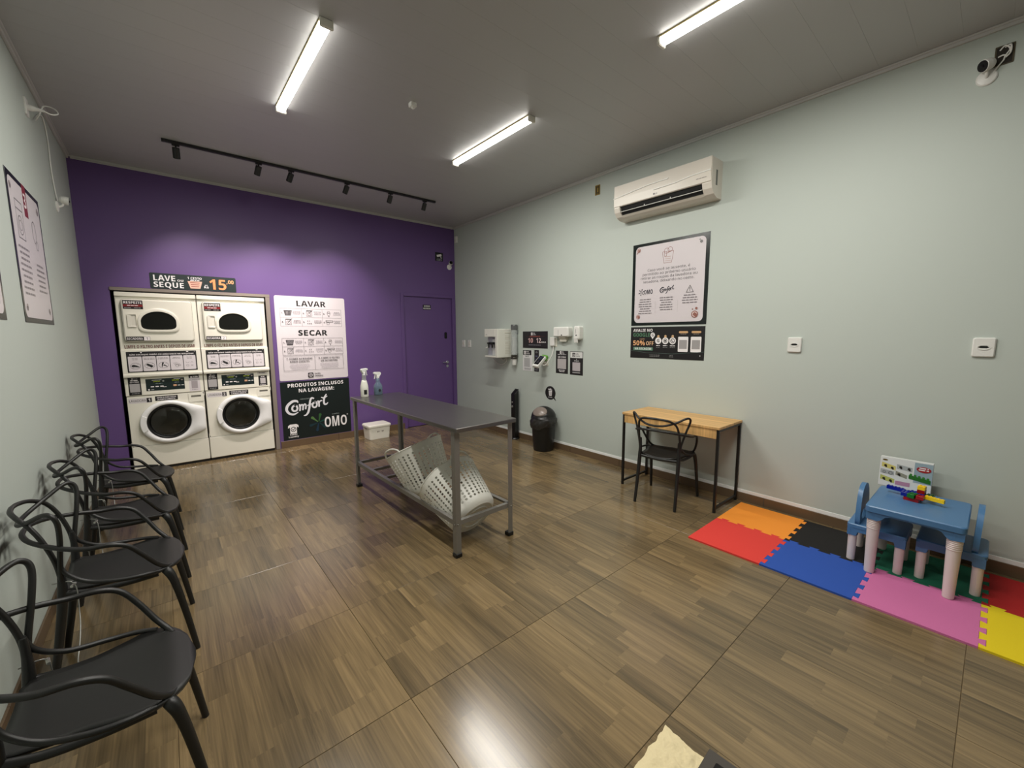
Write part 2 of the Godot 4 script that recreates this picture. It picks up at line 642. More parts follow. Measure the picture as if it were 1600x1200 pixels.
func build_room() -> void:
	var wall_paint := mat("wall_paint", WALL, 0.62)
	var purple := mat("purple_paint", Color(0.385, 0.285, 0.50), 0.45)
	# floor: a slab with wood-printed porcelain tiles laid on it
	var s := Shape3.new()
	s.box(Vector3((XL + XR) / 2, -0.064, (ZB + ZF) / 2 - 0.4), Vector3(XR - XL + 0.3, 0.12, ZF - ZB + 1.1))
	var floor_node := struct("floor", s, mat("grout", Color(0.42, 0.36, 0.27), 0.8), "brown wood-look porcelain tile floor of the laundry room", "floor")
	var tiles := []
	for k in 5:
		var m := mat("porcelain_%d" % k, Color.WHITE, 0.2)
		m.albedo_texture = tile_image(40 + k)
		m.metallic_specular = 0.55
		tiles.append(m)
	var rng := RandomNumberGenerator.new()
	rng.seed = 9
	for i in 7:
		for j in 13:
			var x0 := -0.846 + i * 0.7693
			var z1 := 3.07 - j * 0.762
			var full := Rect2(x0, z1 - 0.762, 0.7693, 0.762)
			var a := Vector2(maxf(x0, XL), maxf(z1 - 0.762, ZB))
			var b := Vector2(minf(x0 + 0.7693, XR), minf(z1, ZF))
			if j == 12:
				a.y = maxf(z1 - 0.762, ZB)
			if b.x - a.x < 0.02 or b.y - a.y < 0.02:
				continue
			s = Shape3.new()
			var g := 0.0007
			var c := 0.0012
			var p := [Vector3(a.x + g, 0, b.y - g), Vector3(b.x - g, 0, b.y - g), Vector3(b.x - g, 0, a.y + g), Vector3(a.x + g, 0, a.y + g)]
			var uv := []
			for q in p:
				uv.append(Vector2((q.x - full.position.x) / full.size.x, (q.z - full.position.y) / full.size.y))
			var pin := [p[0] + Vector3(c, 0, -c), p[1] + Vector3(-c, 0, -c), p[2] + Vector3(-c, 0, c), p[3] + Vector3(c, 0, c)]
			s.quad_uv(pin, uv)
			for k in 4:
				var l := (k + 1) % 4
				s.st.set_uv(uv[k])
				s.quad(p[k] + Vector3(0, -0.0012, 0), p[l] + Vector3(0, -0.0012, 0), pin[l], pin[k])
				s.quad(p[k] + Vector3(0, -0.005, 0), p[l] + Vector3(0, -0.005, 0), p[l] + Vector3(0, -0.0012, 0), p[k] + Vector3(0, -0.0012, 0))
			obj("tile", s, tiles[rng.randi() % 5], floor_node)
	# walls
	s = Shape3.new()
	s.box(Vector3(XR + 0.075, HC / 2 - 0.03, (ZB + ZF) / 2), Vector3(0.15, HC + 0.2, ZF - ZB + 0.3))
	struct("wall_right", s, wall_paint, "pale grey-green wall on the right carrying the air conditioner", "wall")
	s = Shape3.new()
	s.st.set_uv(Vector2(0.5, 0.2))
	var wx := XL - 0.15
	var y0 := -0.1
	var y1 := HC + 0.1
	var z0 := ZB - 0.15
	var z1 := ZF + 0.15
	var vy0 := 1.0 - y0 / HC
	var vy1 := 1.0 - y1 / HC
	var u0 := (z0 - ZB) / (ZF - ZB)
	var u1 := (z1 - ZB) / (ZF - ZB)
	s.quad_uv([Vector3(XL, y0, z1), Vector3(XL, y0, z0), Vector3(XL, y1, z0), Vector3(XL, y1, z1)], [Vector2(u1, vy0), Vector2(u0, vy0), Vector2(u0, vy1), Vector2(u1, vy1)])
	s.st.set_uv(Vector2(0.5, 0.2))
	s.quad(Vector3(wx, y0, z0), Vector3(wx, y0, z1), Vector3(wx, y1, z1), Vector3(wx, y1, z0))
	s.quad(Vector3(wx, y0, z1), Vector3(XL, y0, z1), Vector3(XL, y1, z1), Vector3(wx, y1, z1))
	s.quad(Vector3(XL, y0, z0), Vector3(wx, y0, z0), Vector3(wx, y1, z0), Vector3(XL, y1, z0))
	s.quad(Vector3(wx, y1, z1), Vector3(XL, y1, z1), Vector3(XL, y1, z0), Vector3(wx, y1, z0))
	s.quad(Vector3(wx, y0, z0), Vector3(XL, y0, z0), Vector3(XL, y0, z1), Vector3(wx, y0, z1))
	var lp := mat("left_wall_paint", Color.WHITE, 0.62)
	lp.albedo_texture = left_wall_image()
	lp.texture_repeat = false
	struct("wall_left", s, lp, "pale grey-green wall on the left with black scuffs behind the chairs", "wall")
	s = Shape3.new()
	s.prism(PackedVector2Array([Vector2(XL - 0.15, -0.1), Vector2(-0.39, -0.1), Vector2(-0.39, 2.09), Vector2(1.13, 2.09), Vector2(1.13, -0.1), Vector2(3.03, -0.1), Vector2(3.03, 2.18), Vector2(3.945, 2.18), Vector2(3.945, -0.1), Vector2(XR + 0.15, -0.1), Vector2(XR + 0.15, HC + 0.1), Vector2(XL - 0.15, HC + 0.1)]), ZB - 0.12, ZB)
	struct("wall_back", s, purple, "purple back wall with the laundry machines built into it", "wall")
	s = Shape3.new()   # the closet behind the machines and the door
	s.box(Vector3(1.7, 1.1, -7.2), Vector3(5.0, 2.6, 0.05))
	s.box(Vector3(-0.62, 1.1, -6.78), Vector3(0.05, 2.6, 0.86))
	s.box(Vector3(4.1, 1.1, -6.78), Vector3(0.05, 2.6, 0.86))
	s.box(Vector3(1.7, 2.4, -6.78), Vector3(5.0, 0.05, 0.86))
	struct("wall_closet", s, mat("closet", Color(0.3, 0.29, 0.28), 0.8), "dim service closet behind the purple wall", "wall")
	s = Shape3.new()
	s.box(Vector3((XL + XR) / 2, HC / 2 - 0.03, ZF + 0.075), Vector3(XR - XL + 0.3, HC + 0.2, 0.15))
	struct("wall_front", s, mat("front_wall", Color(0.5, 0.51, 0.5), 0.5), "street-side wall of the laundry room", "wall")
	# ceiling: narrow plastic panels running across the room
	s = Shape3.new()
	s.box(Vector3((XL + XR) / 2, HC + 0.06, (ZB + ZF) / 2), Vector3(XR - XL + 0.3, 0.1, ZF - ZB + 0.3))
	var ceil_node := struct("ceiling", s, mat("ceiling_back", Color(0.66, 0.66, 0.66), 0.6), "grey ceiling of narrow plastic panels", "ceiling")
	var pm := mat("ceiling_panel", Color(0.70, 0.70, 0.70), 0.36)
	var panel := Shape3.new()
	var hw := 0.09985
	for e in [[-hw, -hw + 0.0012, 0.0006, 0.0], [-hw + 0.0012, hw - 0.0012, 0.0, 0.0], [hw - 0.0012, hw, 0.0, 0.0006]]:
		panel.quad(Vector3(XL, e[2], e[0]), Vector3(XR, e[2], e[0]), Vector3(XR, e[3], e[1]), Vector3(XL, e[3], e[1]))
	for zz in [-hw, hw]:
		if zz < 0:
			panel.quad(Vector3(XR, 0.0006, zz), Vector3(XL, 0.0006, zz), Vector3(XL, 0.012, zz), Vector3(XR, 0.012, zz))
		else:
			panel.quad(Vector3(XL, 0.0006, zz), Vector3(XR, 0.0006, zz), Vector3(XR, 0.012, zz), Vector3(XL, 0.012, zz))
	panel.quad(Vector3(XL, 0.012, hw), Vector3(XR, 0.012, hw), Vector3(XR, 0.012, -hw), Vector3(XL, 0.012, -hw))
	var pmesh := mesh_of(panel)
	for k in 46:
		var z := -6.29 + 0.075 + k * 0.2
		if z > ZF:
			break
		var o := inst("panel", pmesh, pm, ceil_node)
		o.position = Vector3(0, HC, z)
	# mouldings where the ceiling meets the walls
	var wm := mat("moulding", Color(0.76, 0.76, 0.75), 0.4)
	s = Shape3.new()
	for q in [[0.03, 0.012], [0.018, 0.03]]:
		s.box(Vector3(XR - q[0] / 2, HC - q[1] / 2, (ZB + ZF) / 2), Vector3(q[0], q[1], ZF - ZB), 0.003)
	struct("trim_1", s, wm, "thin pale moulding between the ceiling and the right wall", "moulding")
	s = Shape3.new()
	for q in [[0.03, 0.012], [0.018, 0.03]]:
		s.box(Vector3(XL + q[0] / 2, HC - q[1] / 2, (ZB + ZF) / 2), Vector3(q[0], q[1], ZF - ZB), 0.003)
	struct("trim_2", s, wm, "thin pale moulding between the ceiling and the left wall", "moulding")
	s = Shape3.new()
	for q in [[0.03, 0.012], [0.018, 0.03]]:
		s.box(Vector3((XL + XR) / 2, HC - q[1] / 2, ZB + q[0] / 2), Vector3(XR - XL - 0.06, q[1], q[0]), 0.003)
	struct("trim_3", s, wm, "thin pale moulding between the ceiling and the purple wall", "moulding")
	# skirting: brown tiles, with a white painted band above them on the right wall
	var bm := mat("skirting_tile", Color(0.40, 0.325, 0.245), 0.3)
	s = Shape3.new()
	s.box(Vector3(XR - 0.002, 0.094, (ZB + ZF) / 2), Vector3(0.004, 0.03, ZF - ZB), 0.001)
	struct("trim_4", s, mat("white_band", Color(0.94, 0.95, 0.94), 0.5), "white painted band above the brown skirting of the right wall", "moulding")
	skirting("baseboard_right", "brown tile skirting along the foot of the right wall", Vector3(XR, 0, ZF), Vector3(0, 0, -1), ZF - ZB, 0.079, Vector3(-1, 0, 0), bm)
	skirting("baseboard_left", "brown tile skirting behind the row of black chairs", Vector3(XL, 0, ZB), Vector3(0, 0, 1), ZF - ZB, 0.079, Vector3(1, 0, 0), bm)
	skirting("baseboard_back", "brown tile skirting under the dark green poster on the purple wall", Vector3(1.14, 0, ZB), Vector3(1, 0, 0), 1.836, 0.096, Vector3(0, 0, 1), bm)

func skirting(called: String, label: String, start: Vector3, dir: Vector3, length: float, h: float, n: Vector3, m: Material) -> void:
	var root := thing(called, label, "baseboard", Transform3D(Basis.IDENTITY, start))
	root.set_meta("kind", "structure")
	var at := 0.0
	while at < length - 0.01:
		var l := minf(0.77, length - at)
		var s := Shape3.new()
		var c := dir * (at + l / 2) + Vector3(0, h / 2, 0) + n * 0.005
		var sz := Vector3(absf(dir.x), 0, absf(dir.z)) * (l - 0.003) + Vector3(0, h, 0) + Vector3(absf(n.x), 0, absf(n.z)) * 0.01
		s.box(c, sz, 0.0015)
		obj("tile", s, m, root)
		at += l

func build_door() -> void:
	var pm := mat("purple_door", Color(0.385, 0.285, 0.50), 0.42)
	var root := thing("door_1", "purple flush door with a lever handle at the right end of the purple wall", "door", on_back(3.03, 0.0))
	root.set_meta("kind", "structure")
	var s := Shape3.new()
	s.box(Vector3(0.4575, 1.092, -0.045), Vector3(0.905, 2.172, 0.04), 0.002)
	obj("leaf", s, pm, root)
	s = Shape3.new()
	for q in [[-0.027, 1.115, 0.054, 2.23], [0.4575, 2.205, 0.915, 0.05], [0.94, 1.09, 0.05, 2.18]]:
		s.box(Vector3(q[0], q[1], 0.004), Vector3(q[2], q[3], 0.014), 0.003)
	for q in [[0.0005, 1.09, 0.01, 2.18], [0.9135, 1.09, 0.006, 2.18], [0.4575, 2.179, 0.905, 0.006]]:
		s.box(Vector3(q[0], q[1], -0.055), Vector3(q[2], q[3], 0.11))
	obj("frame", s, pm, root)
	s = Shape3.new()
	s.xf = Transform3D(Basis.IDENTITY, Vector3(0.782, 1.54, -0.026))
	s.prism(rrect(-0.022, -0.055, 0.022, 0.055, 0.021, 8), 0.0, 0.022, 0.005, true)
	obj("door_lock", s, mat("black_gloss", Color(0.03, 0.03, 0.032), 0.25), root, "black oval electronic lock")
	s = Shape3.new()
	s.xf = Transform3D(Basis(Vector3(1, 0, 0), Vector3(0, 0, 1), Vector3(0, -1, 0)), Vector3(0.806, 1.07, -0.026))
	s.lathe([Vector2(0, 0), Vector2(0.026, 0), Vector2(0.026, 0.006), Vector2(0.022, 0.009), Vector2(0.0, 0.009)], 20)
	s.lathe([Vector2(0.009, 0.008), Vector2(0.009, 0.045), Vector2(0, 0.047)], 12)
	s.xf = Transform3D(Basis.IDENTITY, Vector3(0.806, 1.07, -0.026))
	s.tube([Vector3(0.0, 0, 0.045), Vector3(-0.03, 0, 0.047), Vector3(-0.075, 0.002, 0.045), Vector3(-0.115, 0.0, 0.04)], [0.009, 0.009, 0.008, 0.007], 10)
	s.xf = Transform3D(Basis(Vector3(1, 0, 0), Vector3(0, 0, 1), Vector3(0, -1, 0)), Vector3(0.806, 1.0, -0.026))
	s.lathe([Vector2(0, 0), Vector2(0.024, 0), Vector2(0.024, 0.006), Vector2(0.0, 0.008)], 20)
	obj("door_handle", s, mat("chrome", Color(0.86, 0.86, 0.88), 0.12, 1.0), root, "chrome lever handle with a keyhole rose")

# ---------------------------------------------------------------- on the ceiling
func luminaire(x: float, z0: float, z1: float, label: String) -> void:
	var zc := (z0 + z1) / 2
	var l := absf(z1 - z0)
	var root := thing("ceiling_light", label, "ceiling light", Transform3D(Basis.IDENTITY, Vector3(x, HC, zc)), "linear ceiling lights")
	var s := Shape3.new()
	s.box(Vector3(0, -0.005, 0), Vector3(0.074, 0.01, l - 0.01), 0.002)
	obj("base", s, mat("lamp_base", Color(0.86, 0.78, 0.56), 0.4), root)
	var dm := mat("lamp_diffuser", Color(0.95, 0.95, 0.92), 0.4)
	dm.emission_enabled = true
	dm.emission = LAMP_COLOR
	dm.emission_energy_multiplier = TUBE_GLOW
	s = Shape3.new()
	var pr := PackedVector2Array()
	for k in 9:
		var a := PI + PI * k / 8.0
		pr.append(Vector2(cos(a) * 0.034, sin(a) * 0.036 - 0.0095))
	s.prism(pr, -l / 2 + 0.022, l / 2 - 0.022, 0.0, true)
	obj("diffuser", s, dm, root)
	for e in [-1.0, 1.0]:
		s = Shape3.new()
		s.box(Vector3(0, -0.0245, e * (l / 2 - 0.011)), Vector3(0.076, 0.049, 0.022), 0.005)
		obj("end_cap", s, mat("lamp_cap", Color(0.88, 0.87, 0.83), 0.3, 0.0), root)
	var li := AreaLight3D.new()
	li.name = "ceiling_lamp_light"
	li.area_size = Vector2(0.06, l - 0.06)
	li.area_normalize_energy = true
	li.light_color = LAMP_COLOR
	li.light_energy = TUBE_ENERGY
	li.set("area_range", 14.0)
	li.shadow_enabled = true
	li.transform = Transform3D(Basis(Vector3(1, 0, 0), Vector3(0, 0, -1), Vector3(0, 1, 0)), Vector3(0, -0.052, 0))
	root.add_child(li)

func build_ceiling_things() -> void:
	luminaire(0.885, -2.70, -3.93, "lit linear ceiling light nearest the left wall, above the steel table")
	luminaire(2.54, -2.72, -3.93, "lit linear ceiling light farther from the camera on the right, by the air conditioner")
	luminaire(2.54, -0.33, -1.55, "lit linear ceiling light cut off by the top edge of the photo")
	luminaire(0.885, -0.33, -1.55, "lit linear ceiling light above the camera, out of the photo")
	var s := Shape3.new()
	s.box(Vector3(0, -0.017, 0), Vector3(0.05, 0.034, 0.05), 0.004)
	s.lathe([Vector2(0.0, -0.047), Vector2(0.008, -0.045), Vector2(0.013, -0.038), Vector2(0.014, -0.03)], 14, false)
	var o := single("motion_sensor", s, mat("white_plastic", Color(0.88, 0.88, 0.86), 0.35), "small square white sensor alone on the ceiling between the lights", "sensor")
	o.position = Vector3(1.675, HC, -3.19)
	# the black track and its six spotlights
	s = Shape3.new()
	var black := mat("black_metal", Color(0.11, 0.11, 0.115), 0.4)
	s.box(Vector3(1.593, HC - 0.012, -5.224), Vector3(2.86, 0.024, 0.034), 0.002)
	for e in [-1.0, 1.0]:
		s.box(Vector3(1.593 + e * 1.435, HC - 0.0125, -5.224), Vector3(0.025, 0.025, 0.036), 0.003)
	single("light_track", s, black, "long black lighting track on the ceiling before the purple wall", "light track")
	var where := ["first", "second", "third", "fourth", "fifth", "sixth"]
	var xs := [0.249, 0.93, 1.24, 1.845, 2.392, 2.88]
	var lean := [0.03, -0.2, -0.27, -0.24, -0.12, -0.05]
	for i in 6:
		var root := thing("track_spotlight", "black track spotlight, %s from the left on the ceiling track" % where[i], "spotlight", Transform3D(Basis.IDENTITY, Vector3(xs[i], HC - 0.024, -5.224)), "spotlights on the black track")
		s = Shape3.new()
		s.box(Vector3(0, -0.008, 0), Vector3(0.06, 0.016, 0.03), 0.003)
		s.lathe([Vector2(0, -0.035), Vector2(0.007, -0.035), Vector2(0.007, -0.012), Vector2(0, -0.012)], 10)
		obj("adapter", s, black, root)
		var b := Basis(Vector3(0, 0, 1), lean[i]) * Basis(Vector3(1, 0, 0), 0.5)
		s = Shape3.new()
		s.xf = Transform3D(b, Vector3(0, -0.035, 0))
		s.lathe([Vector2(0.0, 0.004), Vector2(0.027, 0.004), Vector2(0.029, 0.001), Vector2(0.029, -0.09), Vector2(0.025, -0.092), Vector2(0.023, -0.075)], 22)
		obj("head", s, black, root)
		var lm := mat("spot_lens", Color(0.9, 0.9, 0.88), 0.3)
		lm.emission_enabled = true
		lm.emission = Color(1.0, 0.96, 0.88)
		lm.emission_energy_multiplier = 6.0
		s = Shape3.new()
		s.xf = Transform3D(b, Vector3(0, -0.035, 0))
		s.lathe([Vector2(0, -0.079), Vector2(0.0235, -0.077), Vector2(0.0235, -0.073), Vector2(0, -0.073)], 18)
		obj("lens", s, lm if i < 4 else mat("spot_lens_off", Color(0.6, 0.6, 0.58), 0.2), root)
		if i < 4:
			var li := SpotLight3D.new()
			li.name = "spot_light"
			li.light_color = Color(1.0, 0.95, 0.93)
			li.light_energy = SPOT_ENERGY
			li.spot_range = 10.0
			li.spot_attenuation = 2.0
			li.spot_angle = 37.0
			li.spot_angle_attenuation = 1.0
			li.light_size = 0.02
			li.shadow_enabled = true
			root.add_child(li)
			var from := Vector3(0, -0.035, 0) + b * Vector3(0, -0.1, 0)
			var target := Vector3(0.22 + lean[i] * 0.4, 1.5 - HC, ZB + 5.224)
			li.position = from
			li.basis = Basis.looking_at((target - from).normalized(), Vector3.UP)

# ---------------------------------------------------------------- laundry machines
const INK_DARK := Color(0.095, 0.09, 0.095)
const INK_GREEN := Color(0.08, 0.14, 0.14)
const PAPER := Color(0.825, 0.80, 0.81)

func door_outline(scale_: float) -> PackedVector2Array:      # round door drawn out to a blunt tip at its hinge side
	var p := PackedVector2Array()
	for q in circle(0, 0, 0.262, 0.25, 56):
		p.append(q)
	p.append(Vector2(0.338, 0.136))
	p.append(Vector2(0.338, -0.138))
	var h := Geometry2D.convex_hull(p)
	h.remove_at(h.size() - 1)
	var o := PackedVector2Array()
	for q in h:
		o.append(Vector2(q.x * scale_, q.y * scale_))
	if Geometry2D.is_polygon_clockwise(o):
		o.reverse()
	return o

func resample(poly: PackedVector2Array, n: int) -> PackedVector2Array:   # n points at equal angles round the origin
	var o := PackedVector2Array()
	for k in n:
		var a := TAU * k / n
		var d := Vector2(cos(a), sin(a))
		var best := 0.0
		for i in poly.size():
			var hit = Geometry2D.segment_intersects_segment(Vector2.ZERO, d * 3.0, poly[i], poly[(i + 1) % poly.size()])
			if hit != null:
				best = maxf(best, (hit as Vector2).length())
		o.append(d * best)
	return o

func arch_window(rx: float, lo: float, hi: float, n: int = 48) -> PackedVector2Array:     # flat-bottomed, round-topped window, points at equal steps
	var o := PackedVector2Array()
	for k in n:
		var a := TAU * k / n
		var c := cos(a)
		var s := sin(a)
		var e := 2.0 if s >= 0 else 4.5
		var x := signf(c) * pow(absf(c), 2.0 / e) * rx
		var y := signf(s) * pow(absf(s), 2.0 / e) * (hi if s >= 0 else lo)
		o.append(Vector2(x, y))
	return o

func build_laundry_machines() -> void:
	var s := Shape3.new()
	s.box(Vector3(0.37, 2.069, ZB + 0.008), Vector3(1.52, 0.036, 0.02), 0.003)
	s.box(Vector3(1.103, 1.0255, ZB + 0.008), Vector3(0.05, 2.051, 0.02), 0.003)
	struct("trim_5", s, mat("niche_edge", Color(0.50, 0.465, 0.43), 0.6), "grey-brown edging along the top and right of the machine recess", "trim")
	for i in 2:
		var x := -0.006 + i * 0.712
		make_washer(x, i)
		make_dryer(x, i)

func sticker(parent: Node3D, x0: float, y0: float, x1: float, y1: float, col: Color, z: float, called: String = "sticker", label: String = "") -> Node3D:
	var s := Shape3.new()
	s.prism(rrect(x0, y0, x1, y1, 0.004, 3), z, z + 0.0008)
	return obj(called, s, mat("board_" + col.to_html(false) + "0.38", col, 0.38), parent, label)

func make_dryer(x: float, i: int) -> void:
	var white := mat("enamel", Color(0.90, 0.89, 0.835), 0.28)
	var root := thing("dryer", ["white dryer numbered 1, stacked on the left washing machine", "white dryer numbered 2, stacked on the right washing machine"][i], "dryer", Transform3D(Basis.IDENTITY, Vector3(x, 1.094, -6.255)), "stacked dryers")
	var s := Shape3.new()      # local y runs from 0 (1.094 m) to 0.941
	s.box(Vector3(0, 0.471, -0.36), Vector3(0.704, 0.938, 0.7), 0.006)
	obj("cabinet", s, white, root)
	s = Shape3.new()
	s.box(Vector3(0, 0.917, 0.0), Vector3(0.704, 0.046, 0.026), 0.004)
	obj("top_strip", s, white, root)
	s = Shape3.new()            # the leaning notice panel with its lip
	var pr := PackedVector2Array([Vector2(-0.02, 0.0), Vector2(0.03, 0.0), Vector2(0.034, 0.012), Vector2(0.034, 0.028), Vector2(0.022, 0.036), Vector2(0.006, 0.305), Vector2(-0.02, 0.309)])
	s.xf = Transform3D(Basis(Vector3(0, 0, 1), Vector3(0, 1, 0), Vector3(-1, 0, 0)), Vector3.ZERO)
	s.prism(pr, -0.351, 0.351)
	obj("lower_panel", s, white, root)
	# the loading door
	var door := Node3D.new()
	door.name = "door"
	root.add_child(door, true)
	door.position = Vector3(0, 0.63, -0.01)
	s = Shape3.new()
	s.prism(rrect(-0.306, -0.232, 0.306, 0.232, 0.028), 0.003, 0.05, 0.012, true)
	obj("panel", s, white, door)
	s = Shape3.new()
	s.prism(rrect(-0.3095, -0.2355, 0.3095, 0.2355, 0.03), 0.0002, 0.0028)
	obj("seal", s, mat("door_seal", Color(0.2, 0.19, 0.18), 0.6), door, "dark seal round the door")
	var cx := -0.003
	var cy := -0.012
	s = Shape3.new()
	s.xf = Transform3D(Basis.IDENTITY, Vector3(cx, cy, 0.05))
	var o1 := arch_window(0.182, 0.124, 0.154)
	var o2 := arch_window(0.172, 0.115, 0.144)
	var o3 := arch_window(0.154, 0.088, 0.116)
	s.ring_prism(o1, o2, -0.004, 0.008, 0.018)
	s.ring_prism(o2, o3, -0.004, 0.018, 0.014)
	obj("window_rim", s, white, door)
	s = Shape3.new()
	s.xf = Transform3D(Basis.IDENTITY, Vector3(cx, cy, 0.05))
	s.prism(arch_window(0.156, 0.09, 0.118), 0.0, 0.003)
	obj("window_glass", s, mat("dark_glass", Color(0.10, 0.105, 0.095), 0.07), door, "dark window pane")
	s = Shape3.new()
	s.xf = Transform3D(Basis.IDENTITY, Vector3(-0.228, 0.0, 0.05))
	s.ring_prism(rrect(-0.038, -0.07, 0.036, 0.07, 0.008), rrect(-0.006, -0.058, 0.034, 0.058, 0.006), -0.004, 0.014, 0.008)
	s.box(Vector3(0.014, 0, -0.001), Vector3(0.042, 0.118, 0.004))
	obj("handle", s, mat("white_plastic_grip", Color(0.84, 0.83, 0.78), 0.35), door)
	var st := sticker(door, -0.29, 0.126, -0.125, 0.222, Color(0.1, 0.09, 0.09), 0.05, "sticker", "black and dark red warning sticker")
	var k := Ink.new(self, 0.0511)
	var wht := Color(0.92, 0.9, 0.9)
	k.text("RESPEITE", -0.2075, 0.184, 0.026, wht, 0.5, 0.15)
	k.rect(-0.288, 0.152, -0.127, 0.176, Color(0.5, 0.1, 0.13))
	k.greek(-0.2075, 0.161, 0.11, 1, 0.01, 0.007, wht)
	k.greek(-0.252, 0.136, 0.06, 1, 0.01, 0.007, Color(0.6, 0.58, 0.58))
	k.greek(-0.172, 0.136, 0.07, 1, 0.01, 0.007, Color(0.6, 0.58, 0.58))
	printed(k, st)
	st = sticker(door, -0.292, -0.222, -0.092, -0.176, INK_DARK, 0.05)
	k = Ink.new(self, 0.0511)
	k.text("SECADORA", -0.286, -0.211, 0.024, wht, 0.0, 0.132)
	k.rect(-0.145, -0.22, -0.094, -0.178, wht)
	k.text(str(i + 1), -0.12, -0.214, 0.028, INK_DARK, 0.5, 0.0, false)
	printed(k, st)
	# lettering on the bare enamel under the door
	k = Ink.new(self, 0.0004)
	k.z = -0.0094
	k.text("LIMPE O FILTRO ANTES E DEPOIS DE USAR", -0.006, 0.323, 0.036, Color(0.42, 0.06, 0.07), 0.5, 0.62)
	printed(k, root, "lettering", "red lettering under the dryer door")
	# notice with five pictures, lying on the leaning panel
	var lean := Node3D.new()
	lean.name = "notice"
	root.add_child(lean, true)
	lean.transform = Transform3D(Basis(Vector3(1, 0, 0), -atan(0.016 / 0.269)), Vector3(0, 0.054, 0.0214))
	sticker(lean, -0.311, 0.0, 0.309, 0.232, INK_DARK, 0.0, "board")
	k = Ink.new(self, 0.0014)
	k.text("NÃO COLOQUE SABÃO OU AMACIANTE NA MÁQUINA!", 0.0, 0.191, 0.014, wht, 0.5, 0.565)
	k.circ(-0.185, 0.221, 0.007, wht)
	k.rect(0.215, 0.217, 0.235, 0.225, wht)
	k.circ(0.292, 0.222, 0.003, wht)
	for c in 5:
		var x0 := -0.299 + c * 0.1205
		var cs := Shape3.new()
		cs.prism(rrect(x0, 0.011, x0 + 0.114, 0.178, 0.009), 0.0006, 0.0012)
		obj("picture_card", cs, mat("board_paper", PAPER, 0.38), lean)
		printed(k, lean)
		k = Ink.new(self, 0.0014)
		var xm := x0 + 0.057
		var gr := Color(0.55, 0.53, 0.53)
		k.greek(xm, 0.153, [0.05, 0.095, 0.095, 0.085, 0.06][c], 2, 0.013, 0.006, gr)
		var cyy := 0.072
		if c < 3:
			k.ring(xm, cyy, 0.043, 0.0028, Color(0.3, 0.29, 0.29), 0.034)
			if c == 0:      # a shoe
				k.poly(PackedVector2Array([Vector2(xm - 0.036, cyy + 0.004), Vector2(xm - 0.02, cyy + 0.014), Vector2(xm - 0.004, cyy + 0.012), Vector2(xm + 0.03, cyy - 0.008), Vector2(xm + 0.034, cyy - 0.016), Vector2(xm - 0.03, cyy - 0.01)]), INK_DARK)
			elif c == 1:    # a phone
				k.poly(PackedVector2Array([Vector2(xm - 0.034, cyy + 0.01), Vector2(xm - 0.016, cyy + 0.024), Vector2(xm + 0.034, cyy - 0.006), Vector2(xm + 0.014, cyy - 0.024)]), INK_DARK)
			else:           # tangled garments
				k.line([Vector2(xm - 0.014, cyy - 0.022), Vector2(xm - 0.012, cyy + 0.002), Vector2(xm - 0.004, cyy + 0.024)], [0.004, 0.01, 0.016], INK_DARK)
				k.line([Vector2(xm + 0.004, cyy - 0.002), Vector2(xm + 0.018, cyy - 0.008), Vector2(xm + 0.03, cyy - 0.02)], [0.012, 0.01, 0.005], INK_DARK)
			k.line([Vector2(xm - 0.03, cyy - 0.024), Vector2(xm + 0.03, cyy + 0.024)], 0.002, Color(0.35, 0.34, 0.34))
		elif c == 3:        # a hand holding small things
			for f in 5:
				k.line([Vector2(xm - 0.03 + f * 0.013, cyy + 0.03 - absf(f - 1.5) * 0.006), Vector2(xm - 0.016 + f * 0.008, cyy - 0.006)], 0.0028, Color(0.42, 0.41, 0.41))
			k.ring(xm, cyy - 0.014, 0.014, 0.003, Color(0.38, 0.37, 0.37))
			k.ring(xm + 0.024, cyy - 0.008, 0.009, 0.003, Color(0.42, 0.41, 0.41))
		else:               # care symbols
			k.line([Vector2(xm - 0.036, cyy + 0.03), Vector2(xm - 0.03, cyy + 0.016), Vector2(xm - 0.012, cyy + 0.016), Vector2(xm - 0.006, cyy + 0.03)], 0.003, gr)
			k.line([Vector2(xm + 0.008, cyy + 0.016), Vector2(xm + 0.02, cyy + 0.03), Vector2(xm + 0.032, cyy + 0.016)], 0.003, gr)
			k.frame(xm - 0.032, cyy - 0.024, xm - 0.012, cyy - 0.006, 0.003, gr)
			k.line([Vector2(xm + 0.01, cyy - 0.024), Vector2(xm + 0.03, cyy - 0.006)], 0.003, gr)
			k.line([Vector2(xm + 0.03, cyy - 0.024), Vector2(xm + 0.01, cyy - 0.006)], 0.003, gr)
	printed(k, lean)

